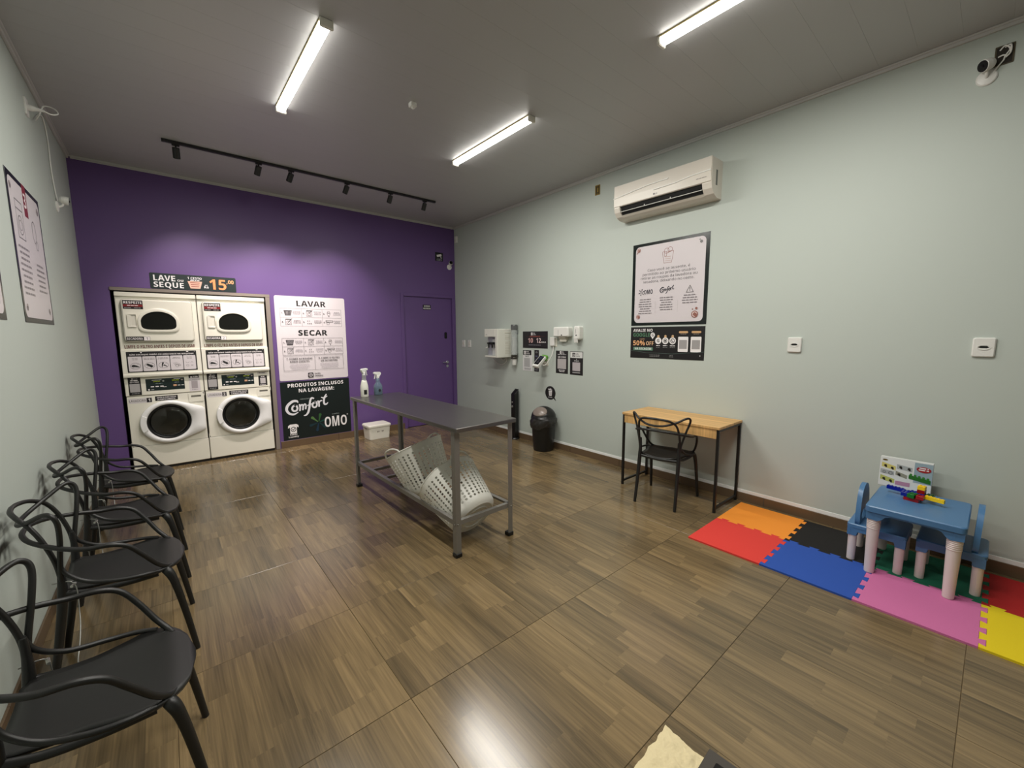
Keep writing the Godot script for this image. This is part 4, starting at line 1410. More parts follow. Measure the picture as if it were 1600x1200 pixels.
func build_right_wall_things() -> void:
	var wht := Color(0.92, 0.91, 0.91)
	var white := mat("white_plastic", Color(0.88, 0.88, 0.86), 0.35)
	air_conditioner()
	# notice about leaving clothes
	var t := sign_board("notice_poster", "large white poster with a dark border and basket drawing under the air conditioner", "poster", on_right(-2.682, 1.639), rrect(0, 0, 0.833, 0.865, 0.0), 0.003, Color(0.085, 0.115, 0.11), "", 0.2)
	var k := Ink.new(self, 0.0034)
	k.rect(0.036, 0.03, 0.797, 0.835, PAPER, 0.045)
	var tx := Color(0.2, 0.19, 0.2)
	var pk := Color(0.56, 0.37, 0.33)
	k.line([Vector2(0.35, 0.735), Vector2(0.352, 0.745), Vector2(0.468, 0.745), Vector2(0.47, 0.735), Vector2(0.452, 0.632), Vector2(0.368, 0.632)], 0.004, pk, true)
	k.ring(0.395, 0.752, 0.026, 0.004, pk)
	k.ring(0.432, 0.762, 0.024, 0.004, pk)
	k.frame(0.372, 0.7, 0.395, 0.745, 0.004, pk)
	k.line([Vector2(0.4, 0.728), Vector2(0.44, 0.742)], 0.006, pk)
	for r in 3:
		k.rect(0.378, 0.65 + r * 0.02, 0.442, 0.655 + r * 0.02, Color(0.72, 0.6, 0.57))
	k.text("Caso você se ausente, é", 0.416, 0.566, 0.026, tx, 0.5, 0.465, false)
	k.text("permitido ao próximo usuário", 0.416, 0.526, 0.026, tx, 0.5, 0.58, false)
	k.text("retirar as roupas da lavadora ou", 0.416, 0.487, 0.026, tx, 0.5, 0.62, false)
	k.text("secadora, deixando no cesto.", 0.416, 0.448, 0.026, tx, 0.5, 0.56, false)
	var navy := Color(0.1, 0.09, 0.16)
	splat(k, 0.118, 0.354, 0.036, [navy, navy, navy, navy, navy, navy])
	k.text("OMO", 0.15, 0.332, 0.046, navy, 0.0, 0.103)
	script_word(k, 0.333, 0.328, 0.16, navy)
	k.line([Vector2(0.622, 0.318), Vector2(0.694, 0.318), Vector2(0.658, 0.385)], 0.004, tx, true)
	k.text("!", 0.658, 0.33, 0.032, tx, 0.5)
	k.greek(0.168, 0.272, 0.16, 7, 0.0245, 0.009, Color(0.5, 0.48, 0.49))
	k.greek(0.412, 0.278, 0.15, 6, 0.0245, 0.009, Color(0.5, 0.48, 0.49))
	k.greek(0.66, 0.286, 0.16, 4, 0.0245, 0.009, Color(0.5, 0.48, 0.49))
	k.rect(0.286, 0.13, 0.288, 0.25, Color(0.75, 0.73, 0.73))
	k.rect(0.535, 0.13, 0.537, 0.25, Color(0.75, 0.73, 0.73))
	bubble_mark(k, 0.072, 0.8, 0.022, pk)
	k.line([Vector2(0.066, 0.786), Vector2(0.05, 0.766)], 0.008, pk)
	k.circ(0.752, 0.786, 0.014, Color(0.45, 0.44, 0.44))
	k.circ(0.738, 0.806, 0.007, Color(0.55, 0.54, 0.54))
	bubble_mark(k, 0.087, 0.094, 0.023, pk)
	bubble_mark(k, 0.717, 0.1, 0.034, pk)
	k.circ(0.732, 0.157, 0.012, pk)
	k.circ(0.694, 0.15, 0.006, pk)
	printed(k, t)
	# review banner
	t = sign_board("review_banner", "wide black banner offering a discount, mounted right under the large poster", "sign", on_right(-2.682, 1.286), rrect(0, 0, 0.828, 0.336, 0.0), 0.003, INK_DARK)
	k = Ink.new(self, 0.0034)
	k.text("AVALIE NO", 0.032, 0.286, 0.03, wht, 0.0, 0.235)
	k.text("GOOGLE", 0.032, 0.232, 0.04, Color(0.34, 0.52, 0.40), 0.0, 0.205)
	k.circ(0.27, 0.25, 0.026, wht)
	k.poly(PackedVector2Array([Vector2(0.252, 0.234), Vector2(0.288, 0.234), Vector2(0.27, 0.206)]), wht)
	k.text("G", 0.27, 0.235, 0.03, INK_DARK, 0.5)
	k.text("e ganhe", 0.145, 0.202, 0.012, Color(0.75, 0.6, 0.48), 0.5)
	k.text("50%", 0.034, 0.138, 0.052, Color(0.92, 0.70, 0.50), 0.0, 0.145)
	k.text("OFF", 0.195, 0.141, 0.042, Color(0.90, 0.74, 0.58), 0.0, 0.09)
	k.rect(0.036, 0.084, 0.278, 0.12, Color(0.34, 0.50, 0.42), 0.008)
	k.text("NA SECAGEM", 0.157, 0.091, 0.023, wht, 0.5, 0.2)
	for c in 3:
		var x := 0.337 + c * 0.081
		k.circ(x, 0.19, 0.036, wht)
		k.circ(x, 0.236, 0.014, Color(0.80, 0.66, 0.5))
		if c == 0:
			k.text("G", x, 0.174, 0.034, INK_DARK, 0.5)
		elif c == 1:
			k.ring(x, 0.19, 0.02, 0.005, Color(0.3, 0.3, 0.3))
			k.rect(x - 0.012, 0.18, x + 0.012, 0.2, Color(0.3, 0.3, 0.3), 0.004)
		else:
			k.ring(x, 0.19, 0.021, 0.006, INK_DARK)
			k.line([Vector2(x - 0.008, 0.198), Vector2(x - 0.006, 0.186), Vector2(x + 0.008, 0.182)], 0.007, INK_DARK)
		k.greek(x, 0.135, 0.056, 1, 0.01, 0.008, wht)
		k.greek(x, 0.118, 0.056, 1, 0.01, 0.005, Color(0.55, 0.55, 0.55))
	for c in 2:
		var x := 0.612 + c * 0.132
		k.rect(x - 0.048, 0.268, x + 0.048, 0.288, Color(0.80, 0.64, 0.46), 0.009)
		k.greek(x, 0.256, 0.06, 1, 0.01, 0.005, Color(0.6, 0.55, 0.5))
		k.rect(x - 0.053, 0.08, x + 0.053, 0.232, wht, 0.008)
		k.rect(x - 0.041, 0.11, x + 0.041, 0.2, Color(0.62, 0.61, 0.61), 0.003)
	k.line([Vector2(0.0, 0.082), Vector2(0.2, 0.06), Vector2(0.5, 0.055), Vector2(0.83, 0.085)], 0.003, Color(0.35, 0.42, 0.4))
	k.greek(0.3, 0.035, 0.14, 2, 0.014, 0.006, Color(0.5, 0.5, 0.5))
	k.greek(0.49, 0.035, 0.05, 2, 0.014, 0.006, Color(0.5, 0.5, 0.5))
	k.circ(0.79, 0.045, 0.005, wht)
	printed(k, t)
	# price screen with red and white figures
	t = sign_board("cycle_sign", "black landscape sign with red and white numbers beside the cup tube", "sign", on_right(-4.497, 1.356), rrect(0, 0, 0.507, 0.236, 0.0), 0.004, Color(0.05, 0.05, 0.055))
	k = Ink.new(self, 0.0044)
	small_logo(k, 0.222, 0.2, 0.036, wht, INK_DARK)
	k.rect(0.07, 0.165, 0.46, 0.167, Color(0.4, 0.2, 0.18))
	k.text("FUNCIONAMENTO", 0.255, 0.155, 0.018, Color(0.62, 0.32, 0.28), 0.5, 0.21)
	k.text("10", 0.115, 0.075, 0.066, Color(0.85, 0.68, 0.66), 0.0, 0.1)
	k.text("12", 0.285, 0.075, 0.066, Color(0.90, 0.80, 0.79), 0.0, 0.092)
	k.text("REAIS", 0.385, 0.077, 0.018, wht, 0.0, 0.09)
	k.greek(0.25, 0.04, 0.26, 1, 0.012, 0.009, Color(0.5, 0.5, 0.52))
	printed(k, t)
	# wi-fi card
	t = sign_board("wifi_card", "white card with a black logo header below the black number sign", "sign", on_right(-4.497, 1.026), rrect(0, 0, 0.2, 0.3, 0.0), 0.003, Color(0.86, 0.86, 0.86))
	k = Ink.new(self, 0.0034)
	k.rect(0.002, 0.228, 0.182, 0.298, INK_DARK)
	small_logo(k, 0.085, 0.263, 0.046, wht, INK_DARK)
	k.text("Wi-Fi", 0.09, 0.2, 0.02, INK_DARK, 0.5, 0.075)
	k.rect(0.028, 0.056, 0.152, 0.186, Color(0.68, 0.68, 0.68))
	k.greek(0.1, 0.034, 0.16, 2, 0.016, 0.007, Color(0.4, 0.4, 0.4))
	printed(k, t)
	t = sign_board("payment_strip", "narrow upright black strip behind the white and green card terminal", "sign", on_right(-4.255, 1.026), rrect(0, 0, 0.092, 0.305, 0.0), 0.002, INK_DARK)
	k = Ink.new(self, 0.0024)
	k.ring(0.046, 0.272, 0.014, 0.004, Color(0.7, 0.7, 0.72), 0.008)
	for r in 3:
		k.rect(0.022, 0.205 - r * 0.045, 0.07, 0.228 - r * 0.045, Color(0.28, 0.3, 0.4), 0.006)
	k.greek(0.046, 0.03, 0.06, 2, 0.014, 0.007, Color(0.5, 0.5, 0.5))
	printed(k, t)
	for i in 2:
		t = sign_board("code_card", ["black card with a blank pale square, just left of its neighbour, below the towel dispenser", "black card with a white logo header, rightmost of the small wall cards"][i], "sign", on_right([-3.833, -3.582][i], [1.034, 1.03][i]), rrect(0, 0, 0.215, 0.3, 0.0), 0.003, INK_DARK)
		k = Ink.new(self, 0.0034)
		if i == 0:
			small_logo(k, 0.11, 0.276, 0.03, wht, INK_DARK)
			k.greek(0.108, 0.245, 0.15, 1, 0.01, 0.01, Color(0.7, 0.7, 0.7))
			k.text("QR CODE", 0.108, 0.205, 0.022, wht, 0.5, 0.14)
			k.rect(0.03, 0.06, 0.185, 0.192, Color(0.70, 0.68, 0.68), 0.004)
			k.greek(0.11, 0.038, 0.12, 2, 0.017, 0.008, wht)
		else:
			k.rect(0.006, 0.218, 0.209, 0.294, Color(0.84, 0.84, 0.83), 0.006)
			small_logo(k, 0.1, 0.257, 0.046, INK_DARK, wht)
			k.circ(0.11, 0.2, 0.008, Color(0.6, 0.6, 0.6))
			k.text("Instagram", 0.11, 0.176, 0.012, wht, 0.5)
			k.rect(0.044, 0.052, 0.172, 0.162, Color(0.72, 0.69, 0.7), 0.004)
			k.rect(0.044, 0.024, 0.172, 0.038, Color(0.6, 0.6, 0.6), 0.003)
		printed(k, t)
	# speech-bubble sticker over the bin
	var ol := PackedVector2Array()
	for q in 40:
		var a := -0.62 + (TAU - 0.28) * q / 39.0
		ol.append(Vector2(cos(a) * 0.098, sin(a) * 0.094))
	ol.append(Vector2(0.112, -0.103))
	t = sign_board("bin_sticker", "round black speech-bubble sticker with a white bin drawing above the trash can", "sticker", on_right(-3.936, 0.75), ol, 0.0015, INK_DARK)
	k = Ink.new(self, 0.0019)
	k.poly(PackedVector2Array([Vector2(-0.03, 0.03), Vector2(0.034, 0.03), Vector2(0.026, -0.04), Vector2(-0.022, -0.04)]), wht)
	k.line([Vector2(-0.036, 0.05), Vector2(0.03, 0.042)], 0.012, wht)
	k.line([Vector2(-0.008, 0.06), Vector2(0.014, 0.058)], 0.008, wht)
	for c in 3:
		k.line([Vector2(-0.012 + c * 0.015, 0.02), Vector2(-0.009 + c * 0.012, -0.03)], 0.005, Color(0.35, 0.3, 0.32))
	k.greek(0.0, -0.066, 0.075, 1, 0.01, 0.012, Color(0.65, 0.65, 0.65))
	printed(k, t)
	water_purifier()
	cup_tube()
	# paper towel dispenser
	t = thing("towel_dispenser", "wide white paper towel dispenser, left of the narrow soap dispenser", "dispenser", on_right(-3.81, 1.515))
	var s := Shape3.new()
	s.prism(rrect(0, 0, 0.265, 0.128, 0.022, 6), 0.0, 0.09, 0.014, true)
	obj("body", s, white, t)
	s = Shape3.new()
	s.xf = Transform3D(Basis(Vector3(0, 0, -1), Vector3(0, 1, 0), Vector3(1, 0, 0)), Vector3(0.13, 0, 0))
	s.prism(PackedVector2Array([Vector2(-0.08, 0.004), Vector2(0.0, 0.004), Vector2(0.0, -0.03), Vector2(-0.03, -0.062), Vector2(-0.045, -0.06), Vector2(-0.05, -0.03)]), -0.045, 0.06, 0.004)
	obj("outlet", s, mat("white_plastic_grip", Color(0.84, 0.83, 0.78), 0.35), t)
	s = Shape3.new()
	s.box(Vector3(0.155, 0.024, 0.0903), Vector3(0.024, 0.011, 0.002), 0.0008)
	obj("level_window", s, mat("black_gloss", Color(0.03, 0.03, 0.032), 0.25), t)
	k = Ink.new(self, 0.0906)
	for r in 6:
		k.rect(0.093, 0.028 + r * 0.011, 0.099, 0.035 + r * 0.011, Color(0.35, 0.35, 0.34))
	printed(k, t)
	t = thing("soap_dispenser", "narrow white soap dispenser at the right of the towel dispenser", "dispenser", on_right(-3.466, 1.46))
	s = Shape3.new()
	s.prism(rrect(0, 0.02, 0.094, 0.192, 0.026, 6), 0.0, 0.082, 0.014, true)
	obj("body", s, white, t)
	s = Shape3.new()
	s.xf = Transform3D(Basis(Vector3(1, 0, 0), 0.16), Vector3(0.036, 0.05, 0.07))
	s.box(Vector3(0, -0.03, 0.006), Vector3(0.06, 0.075, 0.012), 0.004)
	obj("push_lever", s, mat("white_plastic", Color(0.88, 0.88, 0.86), 0.35), t)
	s = Shape3.new()
	s.box(Vector3(0.05, 0.076, 0.0826), Vector3(0.022, 0.01, 0.002), 0.0008)
	obj("level_window", s, mat("black_gloss", Color(0.03, 0.03, 0.032), 0.25), t)
	k = Ink.new(self, 0.0826)
	for r in 5:
		k.rect(0.04, 0.1 + r * 0.011, 0.046, 0.107 + r * 0.011, Color(0.35, 0.35, 0.34))
	printed(k, t)
	# charger and card terminal
	t = thing("power_adapter", "white plug-in power adapter left of the towel dispenser, feeding the card terminal", "adapter", on_right(-3.875, 1.39))
	s = Shape3.new()
	s.box(Vector3(0, 0.062, 0.024), Vector3(0.08, 0.118, 0.036), 0.007)
	obj("body", s, white, t)
	s = Shape3.new()
	s.box(Vector3(0.012, 0.05, 0.003), Vector3(0.1, 0.11, 0.006), 0.002)
	obj("wall_plate", s, mat("white_plastic_grip", Color(0.84, 0.83, 0.78), 0.35), t)
	s = Shape3.new()
	var cord := [Vector3(0.01, 0.004, 0.024), Vector3(0.015, -0.05, 0.03), Vector3(0.008, -0.12, 0.05), Vector3(-0.02, -0.19, 0.075), Vector3(-0.06, -0.245, 0.09), Vector3(-0.1, -0.255, 0.1), Vector3(-0.14, -0.235, 0.1)]
	s.tube(spline(cord, 7), 0.0055, 8)
	obj("cord", s, mat("white_cord", Color(0.9, 0.9, 0.88), 0.4), t)
	t = thing("card_terminal", "white and green card payment terminal tilted out from the wall on a bracket", "card terminal", on_right(-4.02, 1.18))
	s = Shape3.new()
	s.prism(rrect(-0.045, -0.06, 0.045, 0.04, 0.01), 0.0, 0.008, 0.002)
	s.tube([Vector3(0, -0.02, 0.006), Vector3(0, -0.012, 0.05), Vector3(0, -0.004, 0.11)], 0.014, 10)
	obj("bracket", s, mat("white_plastic_grip", Color(0.84, 0.83, 0.78), 0.35), t)
	var tilt := Basis(Vector3(0, 1, 0), 0.1) * Basis(Vector3(0, 0, 1), -0.12) * Basis(Vector3(1, 0, 0), -0.86)
	var tb := Transform3D(tilt, Vector3(0.0, 0.0, 0.135))
	s = Shape3.new()
	s.xf = tb
	s.prism(rrect(-0.052, -0.1, 0.052, 0.105, 0.014), -0.018, 0.02, 0.006, true)
	obj("body", s, white, t)
	s = Shape3.new()
	s.xf = tb
	s.prism(rrect(-0.04, -0.068, 0.04, 0.095, 0.005), 0.0195, 0.0215, 0.0005)
	obj("screen", s, mat("black_gloss", Color(0.03, 0.03, 0.032), 0.25), t, "dark terminal screen")
	s = Shape3.new()
	s.xf = tb
	s.prism(rrect(-0.05, 0.075, 0.05, 0.145, 0.012), -0.045, -0.004, 0.006, true)
	obj("printer_cover", s, mat("lime_green", Color(0.36, 0.62, 0.16), 0.4), t, "green cover")
	k = Ink.new(self, 0.0)
	var pn := Node3D.new()
	k.z = 0.0219
	k.rect(-0.03, 0.02, 0.03, 0.08, Color(0.16, 0.17, 0.24), 0.003)
	k.greek(0.0, 0.0, 0.045, 3, 0.018, 0.008, Color(0.32, 0.32, 0.34))
	pn.free()
	printed(k, t)
	(t.get_child(t.get_child_count() - 1) as Node3D).transform = tb
	# sockets and switches
	for i in 2:
		t = thing("wall_socket", ["white rounded wall socket nearer the poster, above the desk's right end", "white rounded wall socket farthest right, above the children's table"][i], "wall socket", on_right([-1.105, -0.068][i], 1.452), "rounded wall sockets")
		s = Shape3.new()
		s.prism(rrect(-0.05, -0.062, 0.05, 0.062, 0.012), 0.0, 0.016, 0.006, true)
		obj("plate", s, white, t)
		s = Shape3.new()
		s.ring_prism(circle(0, 0, 0.03, 0.017, 24), circle(0, 0, 0.026, 0.013, 24), 0.012, 0.019)
		obj("socket_rim", s, white, t)
		s = Shape3.new()
		s.prism(PackedVector2Array([Vector2(-0.024, 0.0), Vector2(-0.014, -0.004), Vector2(0.014, -0.004), Vector2(0.024, 0.0), Vector2(0.014, 0.009), Vector2(-0.014, 0.009)]), 0.015, 0.0172)
		obj("socket_hole", s, mat("black_gloss", Color(0.03, 0.03, 0.032), 0.25), t, "dark socket opening")
	for i in 2:
		t = thing("light_switch", ["white switch plate nearest the purple wall's corner", "white switch plate second from the corner, left of the water purifier"][i], "switch", on_right([-6.045, -5.865][i], 1.398), "white switch plates")
		s = Shape3.new()
		s.prism(rrect(-0.042, -0.058, 0.042, 0.058, 0.008), 0.0, 0.01, 0.003)
		obj("plate", s, white, t)
		s = Shape3.new()
		s.xf = Transform3D(Basis(Vector3(1, 0, 0), 0.1), Vector3(0, 0, 0.011))
		s.box(Vector3.ZERO, Vector3(0.03, 0.05, 0.008), 0.002)
		obj("rocker", s, mat("white_plastic_grip", Color(0.84, 0.83, 0.78), 0.35), t)
	# open junction boxes
	t = thing("junction_box", "small open brass-yellow junction box high on the wall left of the air conditioner", "junction box", on_right(-3.187, 3.213))
	s = Shape3.new()
	s.ring_prism(rrect(-0.036, -0.056, 0.036, 0.056, 0.006), rrect(-0.026, -0.046, 0.026, 0.046, 0.004), -0.02, 0.003)
	s.box(Vector3(0, 0.046, 0.004), Vector3(0.02, 0.012, 0.004), 0.001)
	s.box(Vector3(0, -0.046, 0.004), Vector3(0.02, 0.012, 0.004), 0.001)
	obj("box_frame", s, mat("brass_yellow", Color(0.52, 0.43, 0.14), 0.45, 0.2), t)
	s = Shape3.new()
	s.prism(rrect(-0.027, -0.047, 0.027, 0.047, 0.004), -0.01, 0.001)
	obj("box_back", s, mat("brass_dark", Color(0.28, 0.22, 0.08), 0.6), t)
	s = Shape3.new()
	s.box(Vector3(0.004, 0.0, 0.004), Vector3(0.012, 0.05, 0.006), 0.002)
	obj("strap", s, mat("brass_bright", Color(0.72, 0.62, 0.28), 0.35, 0.5), t)
	t = thing("junction_box", "open junction box with loose white wires beside the white camera, top right", "junction box", on_right(-0.138, 3.207))
	s = Shape3.new()
	s.ring_prism(rrect(-0.04, -0.056, 0.04, 0.056, 0.004), rrect(-0.033, -0.05, 0.033, 0.05, 0.003), -0.02, 0.003)
	obj("box_frame", s, mat("box_brown", Color(0.30, 0.26, 0.17), 0.6), t)
	s = Shape3.new()
	s.prism(rrect(-0.035, -0.052, 0.035, 0.052, 0.003), -0.01, 0.001)
	obj("box_back", s, mat("box_dark", Color(0.13, 0.10, 0.06), 0.7), t)
	s = Shape3.new()
	for w in [[Vector3(-0.02, 0.03, 0.004), Vector3(0.0, 0.045, 0.016), Vector3(0.02, 0.02, 0.014), Vector3(0.005, -0.01, 0.012), Vector3(0.0, -0.03, 0.008)], [Vector3(0.0, 0.04, 0.004), Vector3(0.022, 0.04, 0.02), Vector3(0.024, 0.0, 0.014), Vector3(0.006, -0.02, 0.01)], [Vector3(-0.024, -0.005, 0.004), Vector3(-0.005, -0.004, 0.012), Vector3(0.01, -0.012, 0.008)]]:
		s.tube(spline(w, 6), 0.0042, 7)
	obj("wires", s, mat("white_cord", Color(0.9, 0.9, 0.88), 0.4), t)
	s = Shape3.new()
	s.tube(spline([Vector3(0.0, -0.03, 0.008), Vector3(-0.02, -0.06, 0.012), Vector3(-0.04, -0.09, 0.008), Vector3(-0.05, -0.105, 0.006)], 6), 0.004, 7)
	obj("cord", s, mat("white_cord", Color(0.9, 0.9, 0.88), 0.4), t)
	t = thing("corner_box", "small white box high in the corner by the purple wall", "junction box", on_right(-6.2, 3.17))
	s = Shape3.new()
	s.box(Vector3(0, 0, 0.016), Vector3(0.06, 0.11, 0.032), 0.005)
	obj("body", s, white, t)
	s = Shape3.new()
	s.box(Vector3(0, -0.01, 0.033), Vector3(0.04, 0.06, 0.004), 0.0015)
	obj("cover", s, mat("white_plastic_grip", Color(0.84, 0.83, 0.78), 0.35), t)
	ip_camera("white camera with a round black face at the top right beside the open box", on_right(-0.2, 3.105), Vector3(-0.75, -0.35, 0.75))

func air_conditioner() -> void:
	var body := mat("ac_body", Color(0.86, 0.835, 0.79), 0.32)
	var t := thing("air_conditioner", "white split air conditioner high on the right wall", "air conditioner", on_right(-2.8, 2.765))
	var s := Shape3.new()
	var side := Basis(Vector3(0, 0, 1), Vector3(0, 1, 0), Vector3(-1, 0, 0))     # profile (depth, height), pushed along -u
	var w := 1.03
	var full := [Vector2(0, 0.0), Vector2(0.10, 0.002), Vector2(0.155, 0.025), Vector2(0.192, 0.066), Vector2(0.205, 0.11), Vector2(0.205, 0.318), Vector2(0.18, 0.33), Vector2(0, 0.33)]
	var cut := [Vector2(0, 0.0), Vector2(0.10, 0.002), Vector2(0.145, 0.019), Vector2(0.168, 0.036), Vector2(0.10, 0.05), Vector2(0.10, 0.112), Vector2(0.205, 0.124), Vector2(0.205, 0.318), Vector2(0.18, 0.33), Vector2(0, 0.33)]
	for e in [[0.0, 0.07, full], [0.07, 0.945, cut], [0.945, w, full]]:
		s.xf = Transform3D(side, Vector3.ZERO)
		s.prism(PackedVector2Array(e[2]), -e[1], -e[0])
	obj("body", s, body, t)
	s = Shape3.new()
	s.xf = Transform3D(side, Vector3.ZERO)
	s.prism(PackedVector2Array([Vector2(0.203, 0.118), Vector2(0.213, 0.124), Vector2(0.216, 0.2), Vector2(0.212, 0.33), Vector2(0.2, 0.335), Vector2(0.19, 0.33)]), -w + 0.004, -0.004)
	obj("front_panel", s, body, t)
	s = Shape3.new()
	s.xf = Transform3D(side, Vector3.ZERO)
	s.prism(PackedVector2Array([Vector2(0.1, 0.052), Vector2(0.158, 0.0425), Vector2(0.188, 0.1185), Vector2(0.1, 0.11)]), -0.943, -0.072)
	obj("vent", s, mat("vent_black", Color(0.02, 0.02, 0.02), 0.5), t, "black air outlet")
	s = Shape3.new()
	s.xf = Transform3D(Basis(Vector3(1, 0, 0), 0.35), Vector3(0.5075, 0.068, 0.19))
	s.box(Vector3.ZERO, Vector3(0.865, 0.006, 0.014), 0.002)
	for x in [-0.15, 0.13]:
		s.box(Vector3(x, 0.008, 0.0), Vector3(0.007, 0.016, 0.01), 0.002)
	obj("louver", s, mat("white_plastic", Color(0.88, 0.88, 0.86), 0.35), t)
	s = Shape3.new()
	s.tube([Vector3(-0.002, 0.208, 0.215), Vector3(0.15, 0.222, 0.217), Vector3(0.4, 0.247, 0.2165), Vector3(0.62, 0.252, 0.2165)], 0.006, 8)
	s.tube([Vector3(0.47, 0.186, 0.217), Vector3(0.7, 0.192, 0.217), Vector3(0.85, 0.21, 0.2165), Vector3(1.026, 0.216, 0.2155)], 0.006, 8)
	obj("trim_line", s, mat("bright_trim", Color(0.95, 0.95, 0.93), 0.2), t, "bright raised trim lines")
	var k := Ink.new(self, 0.2168)
	k.circ(0.475, 0.147, 0.009, Color(0.3, 0.28, 0.27))
	k.text("LG", 0.49, 0.141, 0.012, Color(0.4, 0.38, 0.37))
	k.greek(0.94, 0.162, 0.11, 1, 0.01, 0.006, Color(0.6, 0.57, 0.54))
	printed(k, t)
	s = Shape3.new()
	s.box(Vector3(1.0305, 0.17, 0.11), Vector3(0.002, 0.13, 0.03), 0.0006)
	obj("side_label", s, mat("grey_label", Color(0.42, 0.43, 0.41), 0.5), t, "grey rating label on the side")

func water_purifier() -> void:
	var body := mat("purifier_white", Color(0.88, 0.88, 0.84), 0.3)
	var t := thing("water_purifier", "white wall-mounted water purifier with black taps left of the cup tube", "water purifier", on_right(-5.06, 1.21))
	var w := 0.315
	var h := 0.422
	var d := 0.28
	var s := Shape3.new()
	s.box(Vector3((w - 0.06) / 2, h / 2, 0.105), Vector3(w - 0.0602, h - 0.002, 0.21))
	s.box(Vector3(w - 0.03, h / 2, d / 2), Vector3(0.06, h, d), 0.006)
	s.box(Vector3((w - 0.06) / 2, h - 0.058, d / 2 - 0.0005), Vector3(w - 0.0598, 0.1156, d), 0.004)
	s.box(Vector3((w - 0.06) / 2, 0.012, d / 2 - 0.0005), Vector3(w - 0.0598, 0.0236, d), 0.004)
	obj("body", s, body, t)
	s = Shape3.new()
	s.box(Vector3(0.126, 0.165, 0.211), Vector3(0.248, 0.275, 0.004))
	obj("back_panel", s, mat("purifier_grey", Color(0.66, 0.67, 0.7), 0.3), t)
	s = Shape3.new()
	s.box(Vector3(0.178, 0.15, 0.2145), Vector3(0.13, 0.24, 0.006), 0.002)
	obj("label_panel", s, mat("purifier_label", Color(0.8, 0.81, 0.8), 0.3), t)
	var blk := mat("black_plastic", Color(0.05, 0.05, 0.05), 0.4)
	for x in [0.08, 0.165, 0.235]:
		s = Shape3.new()
		s.xf = Transform3D(Basis(Vector3(1, 0, 0), Vector3(0, 0, 1), Vector3(0, -1, 0)), Vector3(x, 0.21, 0.212))
		s.lathe([Vector2(0, 0), Vector2(0.018, 0.0), Vector2(0.018, 0.04), Vector2(0.012, 0.055), Vector2(0, 0.058)], 16)
		s.xf = Transform3D(Basis.IDENTITY, Vector3(x, 0.19, 0.262))
		s.lathe([Vector2(0.008, -0.05), Vector2(0.012, -0.03), Vector2(0.012, 0.0), Vector2(0.024, 0.012), Vector2(0.024, 0.032), Vector2(0.0, 0.036)], 16)
		obj("tap", s, blk, t, "black tap")
	s = Shape3.new()
	for r in 12:
		if r == 8:
			continue
		s.box(Vector3(w + 0.0005, 0.06 + r * 0.024, 0.085), Vector3(0.004, 0.012, 0.1), 0.001)
	s.box(Vector3(w + 0.0005, 0.365, 0.085), Vector3(0.008, 0.018, 0.11), 0.003)
	obj("side_grille", s, mat("white_plastic_grip", Color(0.84, 0.83, 0.78), 0.35), t)
	s = Shape3.new()
	s.tube(spline([Vector3(-0.01, 0.08, 0.15), Vector3(-0.08, 0.05, 0.1), Vector3(-0.1, -0.02, 0.06), Vector3(-0.02, -0.1, 0.03), Vector3(0.1, -0.12, 0.02), Vector3(0.2, -0.07, 0.02), Vector3(0.23, 0.0, 0.03)], 8), 0.004, 8)
	s.tube(spline([Vector3(0.06, 0.0, 0.03), Vector3(0.09, -0.04, 0.02), Vector3(0.14, -0.05, 0.02), Vector3(0.2, -0.02, 0.03), Vector3(0.21, 0.0, 0.03)], 8), 0.004, 8)
	obj("hose", s, mat("white_cord", Color(0.9, 0.9, 0.88), 0.4), t)
	s = Shape3.new()
	s.box(Vector3(-0.012, 0.22, 0.2), Vector3(0.012, 0.13, 0.012), 0.003)
	s.tube([Vector3(-0.012, 0.15, 0.2), Vector3(-0.035, 0.142, 0.21), Vector3(-0.05, 0.138, 0.215)], 0.011, 10)
	obj("shutoff_valve", s, mat("white_plastic", Color(0.88, 0.88, 0.86), 0.35), t)
	var k := Ink.new(self, d + 0.0004)
	k.greek(0.05, 0.335, 0.035, 1, 0.01, 0.007, Color(0.5, 0.5, 0.48))
	printed(k, t)

